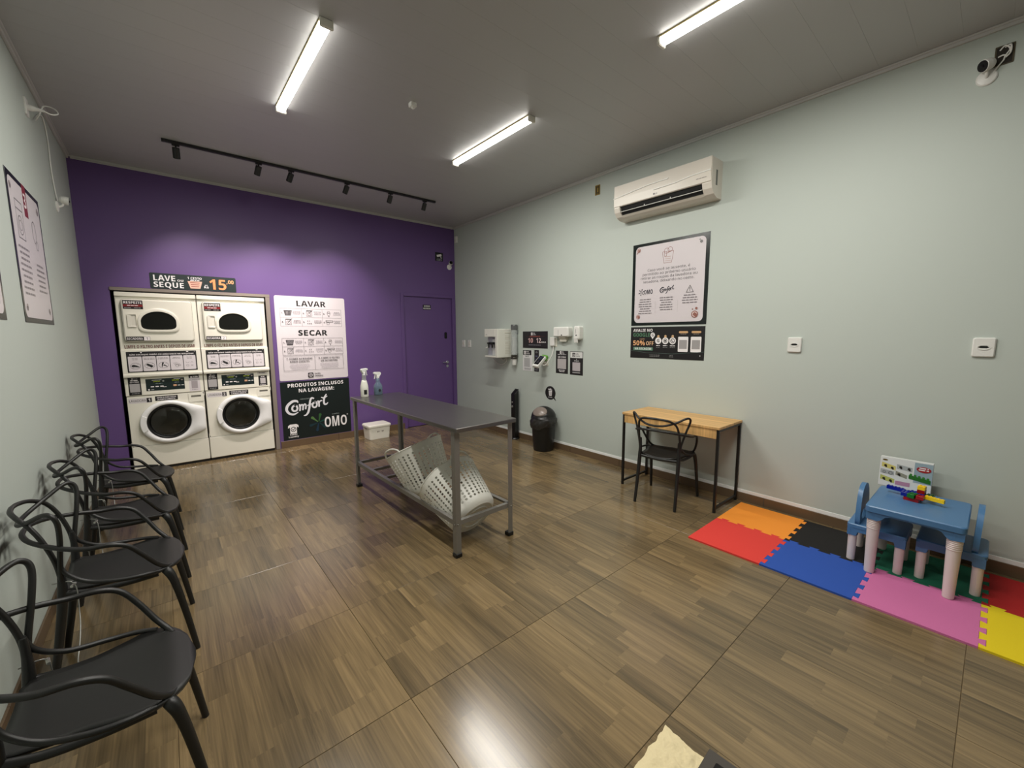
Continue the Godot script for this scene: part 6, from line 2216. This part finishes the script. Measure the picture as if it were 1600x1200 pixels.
func wood_image() -> ImageTexture:
	var n := 256
	var fn := FastNoiseLite.new()
	fn.seed = 21
	fn.frequency = 0.02
	var data := PackedByteArray()
	data.resize(n * n * 3)
	for y in n:
		for x in n:
			var a := TAU * x / n
			var b := TAU * y / n
			var w := fn.get_noise_3d(cos(a) * 90.0, sin(a) * 90.0, cos(b) * 6.0 + sin(b) * 5.0)
			var g := fn.get_noise_3d(cos(a) * 420.0, sin(a) * 420.0, cos(b) * 9.0)
			var k := 1.0 + 0.16 * w + 0.12 * g
			var i := (y * n + x) * 3
			data[i] = clampi(int(204 * k), 0, 255)
			data[i + 1] = clampi(int(163 * k), 0, 255)
			data[i + 2] = clampi(int(105 * k), 0, 255)
	return ImageTexture.create_from_image(Image.create_from_data(n, n, false, Image.FORMAT_RGB8, data))

# ---------------------------------------------------------------- black moulded armchairs
var chair0: Node3D

func mirror(pts: Array) -> Array:       # right half from the side to the centre, continued to the left
	var o := pts.duplicate()
	for i in range(pts.size() - 2, -1, -1):
		o.append(Vector3(-pts[i].x, pts[i].y, pts[i].z))
	return o

func make_chair() -> Node3D:
	var m := mat("chair_plastic", Color(0.105, 0.105, 0.1), 0.42)
	var t := Node3D.new()
	# seat: a thin dished shell, round in front
	var s := Shape3.new()
	var top := []
	var bot := []
	var nz := 22
	var nx := 14
	for i in nz + 1:
		var z := -0.205 + 0.43 * i / nz
		var w := 0.0
		if z < 0.02:
			w = lerpf(0.165, 0.178, smoothstep(-0.205, -0.05, z))
			w = lerpf(w, 0.212, smoothstep(-0.06, 0.08, z))
		else:
			w = lerpf(0.2, 0.222, smoothstep(0.02, 0.1, z))
		if z > 0.09:
			w = 0.222 * sqrt(maxf(0.0, 1.0 - pow((z - 0.09) / 0.1355, 2.4)))
		if z < 0.08 and z >= 0.02:
			w = lerpf(0.2, 0.222, smoothstep(0.02, 0.09, z))
		if z < -0.18:
			w *= sqrt(maxf(0.0, 1.0 - pow((-0.18 - z) / 0.028, 2.0)) * 0.5 + 0.5)
		var rt := []
		var rb := []
		for j in nx + 1:
			var f := -1.0 + 2.0 * j / nx
			var y := 0.452 - 0.016 * (1.0 - f * f) * smoothstep(0.2, 0.0, z) + 0.008 * smoothstep(-0.05, -0.2, z) - 0.012 * smoothstep(0.15, 0.225, z)
			rt.append(Vector3(f * w, y, z))
			rb.append(Vector3(f * w * 0.97, y - 0.016 - 0.008 * (1.0 - f * f), z * 0.985))
		top.append(rt)
		bot.append(rb)
	s.smooth(1)
	for i in nz:
		for j in nx:
			s.quad(top[i][j], top[i + 1][j], top[i + 1][j + 1], top[i][j + 1])
			s.quad(bot[i][j], bot[i][j + 1], bot[i + 1][j + 1], bot[i + 1][j])
	for i in nz:
		s.quad(top[i][0], bot[i][0], bot[i + 1][0], top[i + 1][0])
		s.quad(top[i + 1][nx], bot[i + 1][nx], bot[i][nx], top[i][nx])
	for j in nx:
		s.quad(top[0][j + 1], bot[0][j + 1], bot[0][j], top[0][j])
		s.quad(top[nz][j], bot[nz][j], bot[nz][j + 1], top[nz][j + 1])
	s.flat()
	obj("seat", s, m, t)
	# legs
	for e in [-1.0, 1.0]:
		s = Shape3.new()
		s.tube(spline([Vector3(e * 0.165, 0.438, 0.125), Vector3(e * 0.198, 0.428, 0.155), Vector3(e * 0.211, 0.36, 0.178), Vector3(e * 0.219, 0.2, 0.206), Vector3(e * 0.226, 0.0, 0.235)], 6), [0.0082, 0.0109, 0.0136, 0.0150, 0.0163, 0.0184, 0.0190, 0.0190, 0.0184, 0.0177, 0.0170, 0.0163, 0.0160, 0.0156, 0.0153, 0.0150, 0.0146, 0.0143, 0.0139, 0.0136, 0.0133, 0.0129, 0.0126, 0.0122, 0.0119], 12)
		obj("leg", s, m, t)
		s = Shape3.new()
		s.tube(spline([Vector3(e * 0.172, 0.60, -0.192), Vector3(e * 0.174, 0.5, -0.19), Vector3(e * 0.176, 0.40, -0.198), Vector3(e * 0.179, 0.2, -0.228), Vector3(e * 0.182, 0.0, -0.262)], 6), [0.0088, 0.0102, 0.0109, 0.0116, 0.0122, 0.0136, 0.0150, 0.0156, 0.0163, 0.0170, 0.0173, 0.0173, 0.0170, 0.0167, 0.0163, 0.0160, 0.0156, 0.0153, 0.0150, 0.0146, 0.0143, 0.0136, 0.0133, 0.0129, 0.0122], 12)
		obj("leg", s, m, t)
	# web under the seat that joins the legs
	s = Shape3.new()
	s.tube(mirror(spline([Vector3(0.176, 0.435, -0.19), Vector3(0.12, 0.43, -0.196), Vector3(0.0, 0.425, -0.2)], 5)), 0.0135, 10)
	for e in [-1.0, 1.0]:
		s.tube(spline([Vector3(e * 0.176, 0.45, -0.185), Vector3(e * 0.187, 0.432, -0.1), Vector3(e * 0.197, 0.428, 0.02), Vector3(e * 0.198, 0.43, 0.12)], 6), 0.0125, 10)
	obj("seat_frame", s, m, t)
	# the three interlaced outlines of the back
	s = Shape3.new()
	s.tube(mirror(spline([Vector3(0.178, 0.5, -0.19), Vector3(0.19, 0.58, -0.186), Vector3(0.222, 0.70, -0.172), Vector3(0.25, 0.785, -0.168), Vector3(0.252, 0.822, -0.182), Vector3(0.228, 0.826, -0.21), Vector3(0.165, 0.79, -0.262), Vector3(0.08, 0.76, -0.305), Vector3(0.0, 0.752, -0.318)], 7)), 0.0094, 10)
	obj("back_loop", s, m, t)
	s = Shape3.new()
	s.tube(mirror(spline([Vector3(0.174, 0.5, -0.19), Vector3(0.182, 0.6, -0.2), Vector3(0.178, 0.70, -0.228), Vector3(0.162, 0.768, -0.262), Vector3(0.12, 0.803, -0.3), Vector3(0.06, 0.815, -0.325), Vector3(0.0, 0.818, -0.332)], 7)), 0.0094, 10)
	obj("back_loop", s, m, t)
	s = Shape3.new()
	s.tube(mirror(spline([Vector3(0.165, 0.443, 0.165), Vector3(0.192, 0.454, 0.15), Vector3(0.218, 0.492, 0.118), Vector3(0.242, 0.562, 0.075), Vector3(0.254, 0.622, 0.03), Vector3(0.256, 0.646, -0.025), Vector3(0.25, 0.652, -0.1), Vector3(0.222, 0.672, -0.18), Vector3(0.15, 0.695, -0.262), Vector3(0.07, 0.706, -0.3), Vector3(0.0, 0.708, -0.308)], 7)), 0.0098, 10)
	obj("armrest", s, m, t)
	for e in [-1.0, 1.0]:
		s = Shape3.new()
		s.tube(spline([Vector3(e * 0.181, 0.60, -0.195), Vector3(e * 0.188, 0.54, -0.172), Vector3(e * 0.208, 0.49, -0.11), Vector3(e * 0.228, 0.468, -0.02), Vector3(e * 0.23, 0.458, 0.06), Vector3(e * 0.214, 0.45, 0.12)], 6), 0.0088, 10)
		obj("side_rail", s, m, t)
	return t

func place_chair(at: Vector3, turn: float, label: String, group: String = "") -> void:
	var o: Node3D
	if chair0 == null:
		chair0 = make_chair()
		o = chair0
	else:
		o = chair0.duplicate()
	o.name = numbered("armchair")
	add_child(o)
	o.position = at
	o.rotation.y = turn
	for q in ["group"]:
		if o.has_meta(q):
			o.remove_meta(q)
	describe(o, label, "chair", group)

func build_wall_chairs() -> void:
	var grp := "black armchairs along the left wall"
	place_chair(Vector3(-0.222, 0, -1.75), PI / 2, "black moulded armchair nearest the camera, cut off at the bottom left", grp)
	place_chair(Vector3(-0.222, 0, -2.69), PI / 2, "black moulded armchair second from the camera along the left wall", grp)
	place_chair(Vector3(-0.222, 0, -3.49), PI / 2, "black moulded armchair third from the camera along the left wall", grp)
	place_chair(Vector3(-0.232, 0, -4.36), PI / 2, "black moulded armchair farthest from the camera along the left wall, by the washing machines", grp)
	place_chair(Vector3(3.53, 0, -1.937), PI / 2 + 0.165, "black moulded armchair pushed up to the wooden desk")
	# steel cables that tie the row together
	var steel := mat("cable_steel", Color(0.62, 0.62, 0.6), 0.35, 0.7)
	var zs := [-1.75, -2.69, -3.49, -4.36]
	for i in 3:
		var a = Vector3(-0.405, 0.49, zs[i] - 0.18)
		var b = Vector3(-0.405, 0.49, zs[i + 1] + 0.17)
		var t = thing("security_cable", ["thin steel cable tying the first chair to the second", "thin steel cable tying the second chair to the third", "thin steel cable tying the third chair to the farthest one"][i], "cable", Transform3D(Basis.IDENTITY, Vector3.ZERO), "steel cables between the wall chairs")
		var s := Shape3.new()
		var lo = Vector3(-0.36, 0.26, (a.z + b.z) / 2 - 0.05)
		s.tube(spline([a + Vector3(-0.03, 0.01, 0.0), a + Vector3(0.03, 0.005, -0.01), a + Vector3(0.04, -0.09, -0.04), lo + Vector3(0.02, 0.03, 0.1), lo, lo + Vector3(0.0, 0.05, -0.1), b + Vector3(0.04, -0.12, 0.06), b + Vector3(0.03, 0.0, 0.02), b + Vector3(-0.035, 0.012, 0.0), b + Vector3(-0.02, 0.0, -0.03), b + Vector3(0.028, -0.004, -0.02)], 6), 0.0022, 6)
		obj("cable", s, steel, t)
		s = Shape3.new()
		s.tube([b + Vector3(0.022, -0.008, 0.028), b + Vector3(0.03, -0.008, 0.0)], 0.0055, 8)
		s.tube([a + Vector3(0.03, 0.0, -0.02), a + Vector3(0.036, -0.004, 0.006)], 0.0055, 8)
		obj("ferrule", s, mat("bolt_zinc", Color(0.75, 0.75, 0.72), 0.3, 0.8), t)

# ---------------------------------------------------------------- children's corner
func jig(a: Vector2, b: Vector2, out_: float, n: int) -> Array:     # dovetail teeth along a straight side; out_ is the sign of the push to the right of a -> b
	var d := (b - a) / n
	var nrm := Vector2(d.y, -d.x).normalized() * out_
	var o := [a]
	for k in n:
		var p := a + d * k
		var h := 0.025
		o.append_array([p + d * 0.32, p + d * 0.24 + nrm * h, p + d * 0.76 + nrm * h, p + d * 0.68])
	return o

func build_play_corner() -> void:
	# interlocking foam tiles; x across the strip, z along it
	var xs := [2.945, 3.4415, 3.938]
	var zs := [-1.411, -0.921, -0.431, 0.059, 0.549]
	var names := [["red", "blue", "pink", "yellow"], ["orange", "black", "green", "dark red"]]
	var cols := [[Color(0.86, 0.235, 0.20), Color(0.14, 0.31, 0.66), Color(0.80, 0.43, 0.63), Color(0.90, 0.80, 0.07)], [Color(0.96, 0.585, 0.18), Color(0.055, 0.05, 0.045), Color(0.08, 0.42, 0.31), Color(0.68, 0.09, 0.09)]]
	var labels := [["red foam mat tile at the corner nearest the camera's left", "blue foam mat tile between the red and pink ones", "pink foam mat tile in front of the children's table", "yellow foam mat tile cut off at the right edge"], ["orange foam mat tile by the wall nearest the desk", "black foam mat tile between the orange and green ones", "green foam mat tile under the children's table", "dark red foam mat tile by the wall at the right edge"]]
	for r in 2:
		for c in 4:
			var x0: float = xs[r]
			var x1: float = xs[r + 1]
			var z0: float = zs[c]
			var z1: float = zs[c + 1]
			# outline in (x, z); teeth belong to the tile with the lower row or column
			var pts := []
			var e := 0.0006
			# along z0 side from x0 to x1
			if c > 0:
				pts.append_array(jig(Vector2(x0, z0 + e), Vector2(x1, z0 + e), -1.0, 4))
			else:
				pts.append(Vector2(x0, z0))
			if r == 0:
				pts.append_array(jig(Vector2(x1 - e, z0), Vector2(x1 - e, z1), 1.0, 4))
			else:
				pts.append(Vector2(x1, z0))
			if c < 3:
				var q := jig(Vector2(x0, z1 - e), Vector2(x1, z1 - e), -1.0, 4)
				q.append(Vector2(x1, z1 - e))
				q.reverse()
				q.pop_back()
				pts.append_array(q)
			else:
				pts.append(Vector2(x1, z1))
			if r == 1:
				var q := jig(Vector2(x0 + e, z0), Vector2(x0 + e, z1), 1.0, 4)
				q.append(Vector2(x0 + e, z1))
				q.reverse()
				q.pop_back()
				pts.append_array(q)
			else:
				pts.append(Vector2(x0, z1))
			var poly := PackedVector2Array()
			for p in pts:
				var w := Vector2(p.x, -p.y)
				if poly.is_empty() or poly[poly.size() - 1].distance_to(w) > 0.001:
					poly.append(w)
			if poly[0].distance_to(poly[poly.size() - 1]) < 0.001:
				poly.remove_at(poly.size() - 1)
			var s := Shape3.new()
			s.xf = Transform3D(Basis(Vector3(1, 0, 0), -PI / 2), Vector3.ZERO)
			s.prism(poly, 0.0, 0.012, 0.0)
			var fm := mat("foam_" + str(r) + str(c), cols[r][c], 0.85)
			fm.normal_enabled = true
			fm.normal_texture = foam_normal()
			fm.normal_scale = 0.35
			fm.uv1_triplanar = true
			fm.uv1_scale = Vector3(6, 6, 6)
			single("foam_mat_tile", s, fm, labels[r][c], "foam mat", "interlocking foam mat tiles")
	kids_table()
	kids_chair("blue children's chair with white legs, left of the children's table", Vector3(3.618, 0.012, -0.42), 0.0)
	kids_chair("blue children's chair with white legs, right of the children's table", Vector3(3.664, 0.012, -0.088), PI)
	toy_box()
	brick_toy()

var foam_tex: NoiseTexture2D
func foam_normal() -> NoiseTexture2D:
	if foam_tex == null:
		foam_tex = noise_tex(0.12, Color.BLACK, Color.WHITE, 256, 17, true)
	return foam_tex

func round_leg(h: float, r0: float, r1: float, rings: int) -> Shape3:
	var s := Shape3.new()
	var p := [Vector2(0, 0), Vector2(r0 - 0.003, 0), Vector2(r0, 0.004)]
	var yt := h - 0.075
	p.append(Vector2(lerpf(r0, r1, yt / h), yt))
	for k in rings:
		var y := yt + k * 0.011
		var r := lerpf(r0, r1, y / h)
		p.append_array([Vector2(r, y), Vector2(r + 0.0018, y + 0.002), Vector2(r + 0.0018, y + 0.006), Vector2(r, y + 0.008)])
	p.append(Vector2(r1, h))
	p.append(Vector2(0, h))
	s.lathe(p, 24)
	return s

func kids_table() -> void:
	var blue := mat("toy_blue", Color(0.285, 0.46, 0.63), 0.36)
	var leg := mat("toy_leg_white", Color(0.86, 0.82, 0.80), 0.4)
	var t := thing("children_table", "small blue plastic children's table with white legs on the foam mat", "table", Transform3D(Basis.IDENTITY, Vector3(3.602, 0.012, -0.247)))
	var s := Shape3.new()
	var lay := Transform3D(Basis(Vector3(1, 0, 0), -PI / 2), Vector3.ZERO)
	s.xf = lay
	s.prism(rrect(-0.266, -0.221, 0.266, 0.221, 0.026, 6), 0.412, 0.45, 0.006, true)
	obj("tabletop", s, blue, t)
	s = Shape3.new()     # skirt with an arch on each side
	for e in [-1.0, 1.0]:
		var ar := PackedVector2Array([Vector2(-0.255, 0.425), Vector2(-0.255, 0.365), Vector2(-0.19, 0.358), Vector2(-0.172, 0.366), Vector2(-0.145, 0.394), Vector2(-0.12, 0.401), Vector2(0.12, 0.401), Vector2(0.145, 0.394), Vector2(0.172, 0.366), Vector2(0.19, 0.358), Vector2(0.255, 0.365), Vector2(0.255, 0.425)])
		s.xf = Transform3D(Basis.IDENTITY, Vector3(0, 0, e * 0.204))
		s.prism(ar, -0.009, 0.009, 0.0)
		var ar2 := PackedVector2Array()
		for p in ar:
			ar2.append(Vector2(p.x * 0.84, p.y))
		s.xf = Transform3D(Basis(Vector3.UP, PI / 2), Vector3(e * 0.249, 0, 0))
		s.prism(ar2, -0.009, 0.009, 0.0)
	for sx in [-1.0, 1.0]:
		for sz in [-1.0, 1.0]:
			s.xf = Transform3D(Basis.IDENTITY, Vector3(sx * 0.222, 0, sz * 0.177))
			s.lathe([Vector2(0, 0.36), Vector2(0.036, 0.36), Vector2(0.038, 0.42), Vector2(0, 0.42)], 20)
	obj("skirt", s, blue, t)
	for sx in [-1.0, 1.0]:
		for sz in [-1.0, 1.0]:
			var o := obj("leg", round_leg(0.372, 0.0255, 0.0335, 6), leg, t, "white ringed leg")
			o.position = Vector3(sx * 0.222, 0, sz * 0.177)

func kids_chair(label: String, at: Vector3, turn: float) -> void:
	var blue := mat("toy_blue", Color(0.285, 0.46, 0.63), 0.36)
	var leg := mat("toy_leg_white", Color(0.86, 0.82, 0.80), 0.4)
	var t := thing("children_chair", label, "chair", Transform3D(Basis(Vector3.UP, turn), at), "blue children's chairs")
	var s := Shape3.new()
	s.xf = Transform3D(Basis(Vector3(1, 0, 0), -PI / 2), Vector3.ZERO)
	s.prism(rrect(-0.157, -0.148, 0.157, 0.15, 0.022, 5), 0.232, 0.258, 0.005, true)
	obj("seat", s, blue, t)
	s = Shape3.new()
	for e in [-1.0, 1.0]:
		s.xf = Transform3D(Basis.IDENTITY, Vector3(0, 0, e * 0.137))
		s.prism(PackedVector2Array([Vector2(-0.156, 0.24), Vector2(-0.156, 0.178), Vector2(-0.108, 0.178), Vector2(-0.1, 0.206), Vector2(0.1, 0.206), Vector2(0.108, 0.178), Vector2(0.156, 0.178), Vector2(0.156, 0.24)]), -0.008, 0.008)
		s.xf = Transform3D(Basis(Vector3.UP, PI / 2), Vector3(e * 0.147, 0, 0))
		s.prism(PackedVector2Array([Vector2(-0.145, 0.24), Vector2(-0.145, 0.178), Vector2(-0.098, 0.178), Vector2(-0.09, 0.206), Vector2(0.09, 0.206), Vector2(0.098, 0.178), Vector2(0.145, 0.178), Vector2(0.145, 0.24)]), -0.008, 0.008)
		for z in [-1.0, 1.0]:
			s.xf = Transform3D(Basis.IDENTITY, Vector3(e * 0.128, 0, z * 0.118))
			s.lathe([Vector2(0, 0.178), Vector2(0.027, 0.178), Vector2(0.028, 0.24), Vector2(0, 0.24)], 18)
	obj("skirt", s, blue, t)
	for sx in [-1.0, 1.0]:
		for sz in [-1.0, 1.0]:
			var l := Shape3.new()
			l.lathe([Vector2(0, 0), Vector2(0.021, 0), Vector2(0.0225, 0.003), Vector2(0.0245, 0.18), Vector2(0.0, 0.18)], 20)
			var o := obj("leg", l, leg, t, "white leg")
			o.position = Vector3(sx * 0.128, 0, sz * 0.118)
	# back with a hand hole near the seat, leaning outward
	var outer := PackedVector2Array()
	for q in [[0.135, 0.0], [0.148, 0.02], [0.142, 0.09], [0.128, 0.15], [0.108, 0.205], [0.078, 0.24], [0.04, 0.256], [0.0, 0.26]]:
		outer.append(Vector2(q[0], q[1]))
	for i in range(6, -1, -1):
		outer.append(Vector2(-outer[i].x, outer[i].y))
	outer.append(Vector2(0.0, 0.0))
	var c := Vector2(0, 0.055)
	var o2 := PackedVector2Array()
	var inn := PackedVector2Array()
	for k in 40:
		var a := TAU * k / 40
		var d := Vector2(cos(a), sin(a))
		var best := 0.01
		for i in outer.size():
			var hit = Geometry2D.segment_intersects_segment(c, c + d, outer[i], outer[(i + 1) % outer.size()])
			if hit != null:
				best = maxf(best, (hit as Vector2).distance_to(c))
		o2.append(c + d * best)
		inn.append(c + Vector2(d.x * 0.088, d.y * 0.036))
	s = Shape3.new()
	s.xf = Transform3D(Basis(Vector3(1, 0, 0), -0.02), Vector3(0, 0.25, -0.098))
	s.ring_prism(o2, inn, -0.013, 0.013)
	obj("backrest", s, blue, t)

func toy_box() -> void:
	var t := thing("toy_box", "flat white toy box with a red oval leaning on the wall behind the toy", "toy box", Transform3D(Basis(Vector3(0, 0, 1), Vector3(0, 1, 0), Vector3(-1, 0, 0)) * Basis(Vector3(1, 0, 0), -0.06), Vector3(3.868, 0.463, -0.351)))
	var s := Shape3.new()
	s.box(Vector3(0, 0.104, -0.021), Vector3(0.268, 0.208, 0.042), 0.0015)
	obj("carton", s, mat("carton_white", Color(0.86, 0.87, 0.86), 0.4), t)
	var k := Ink.new(self, 0.0004)
	var yel := Color(0.82, 0.78, 0.45)
	var gry := Color(0.66, 0.68, 0.68)
	var ic := Color(0.15, 0.13, 0.1)
	k.rect(0.044, 0.06, 0.133, 0.2, Color(0.58, 0.66, 0.70))
	k.poly(PackedVector2Array([Vector2(-0.124, 0.168), Vector2(-0.05, 0.15), Vector2(-0.05, 0.12), Vector2(-0.124, 0.136)]), yel)
	k.poly(PackedVector2Array([Vector2(-0.045, 0.168), Vector2(0.035, 0.158), Vector2(0.035, 0.128), Vector2(-0.045, 0.136)]), gry)
	k.poly(PackedVector2Array([Vector2(-0.128, 0.12), Vector2(-0.055, 0.112), Vector2(-0.055, 0.084), Vector2(-0.128, 0.09)]), gry)
	k.poly(PackedVector2Array([Vector2(-0.048, 0.12), Vector2(0.012, 0.1), Vector2(0.012, 0.075), Vector2(-0.048, 0.092)]), Color(0.56, 0.56, 0.5))
	k.poly(PackedVector2Array([Vector2(-0.126, 0.076), Vector2(-0.05, 0.058), Vector2(-0.05, 0.028), Vector2(-0.126, 0.044)]), Color(0.72, 0.74, 0.40))
	k.poly(PackedVector2Array([Vector2(-0.045, 0.05), Vector2(0.03, 0.05), Vector2(0.03, 0.022), Vector2(-0.045, 0.022)]), Color(0.70, 0.52, 0.62))
	k.circ(-0.108, 0.186, 0.014, Color(0.4, 0.32, 0.12), 0.006)
	for q in [[-0.104, 0.146], [-0.068, 0.136], [-0.025, 0.15], [0.018, 0.146], [-0.03, 0.098], [-0.106, 0.052], [-0.07, 0.044]]:
		k.circ(q[0], q[1], 0.008, ic)
		k.circ(q[0] + 0.004, q[1] - 0.008, 0.005, ic)
	k.ring(-0.108, 0.1, 0.008, 0.003, Color(0.5, 0.5, 0.5))
	k.ring(-0.074, 0.098, 0.01, 0.003, Color(0.4, 0.4, 0.4))
	k.circ(0.09, 0.158, 0.036, Color(0.62, 0.12, 0.15), 0.02)
	k.greek(0.09, 0.164, 0.05, 2, 0.013, 0.008, Color(0.88, 0.85, 0.85))
	k.poly(PackedVector2Array([Vector2(0.02, 0.108), Vector2(0.128, 0.092), Vector2(0.128, 0.066), Vector2(0.02, 0.082)]), Color(0.16, 0.42, 0.14))
	for q in 5:
		k.circ(0.03 + q * 0.021, 0.112 - q * 0.003, 0.007, Color(0.2, 0.5, 0.18))
	printed(k, t)

func brick(parent: Node3D, col: Color, nx: int, nz: int, at: Vector3, turn: float = 0.0, tilt: float = 0.0, h: float = 0.024) -> void:
	var p := 0.0185
	var s := Shape3.new()
	s.box(Vector3(0, h / 2, 0), Vector3(nx * p - 0.0006, h, nz * p - 0.0006), 0.0008)
	for i in nx:
		for j in nz:
			s.xf = Transform3D(Basis.IDENTITY, Vector3((i - (nx - 1) / 2.0) * p, h, (j - (nz - 1) / 2.0) * p))
			s.lathe([Vector2(0.0048, 0), Vector2(0.0048, 0.0032), Vector2(0.0042, 0.0038), Vector2(0, 0.0038)], 12)
	s.xf = Transform3D.IDENTITY
	var o := obj("brick", s, mat("brick_" + col.to_html(false), col, 0.22), parent)
	o.position = at
	o.basis = Basis(Vector3.UP, turn) * Basis(Vector3(0, 0, 1), tilt)

func brick_toy() -> void:
	# x local runs along the wings (+z of the room), z local towards the room's middle
	var t := thing("brick_toy", "toy aeroplane of coloured building bricks on the children's table", "toy", Transform3D(Basis(Vector3(0, 0, 1), Vector3(0, 1, 0), Vector3(-1, 0, 0)) * Basis(Vector3.UP, -0.18), Vector3(3.655, 0.4625, -0.285)))
	var blue := Color(0.02, 0.10, 0.55)
	var red := Color(0.62, 0.06, 0.05)
	var yel := Color(0.95, 0.80, 0.08)
	var grn := Color(0.06, 0.42, 0.10)
	brick(t, red, 4, 2, Vector3(0.002, 0.0, 0.012))
	brick(t, red.darkened(0.25), 4, 2, Vector3(0.002, 0.0, -0.026))
	brick(t, blue, 2, 4, Vector3(-0.034, 0.0241, -0.002), 0.12)
	brick(t, grn, 2, 3, Vector3(0.005, 0.0241, 0.016), -0.12)
	brick(t, red, 2, 2, Vector3(0.044, 0.0241, 0.02))
	brick(t, blue, 5, 1, Vector3(-0.1, 0.0241, -0.05), -0.06)
	brick(t, blue, 4, 2, Vector3(0.012, 0.0241, -0.043))
	brick(t, yel, 5, 1, Vector3(0.102, 0.0241, -0.012), -0.1)
	brick(t, red.darkened(0.1), 2, 2, Vector3(0.03, 0.0482, -0.043))
	brick(t, grn.darkened(0.3), 2, 2, Vector3(0.07, 0.0241, -0.055))
	brick(t, yel, 2, 2, Vector3(0.03, 0.0723, -0.043))
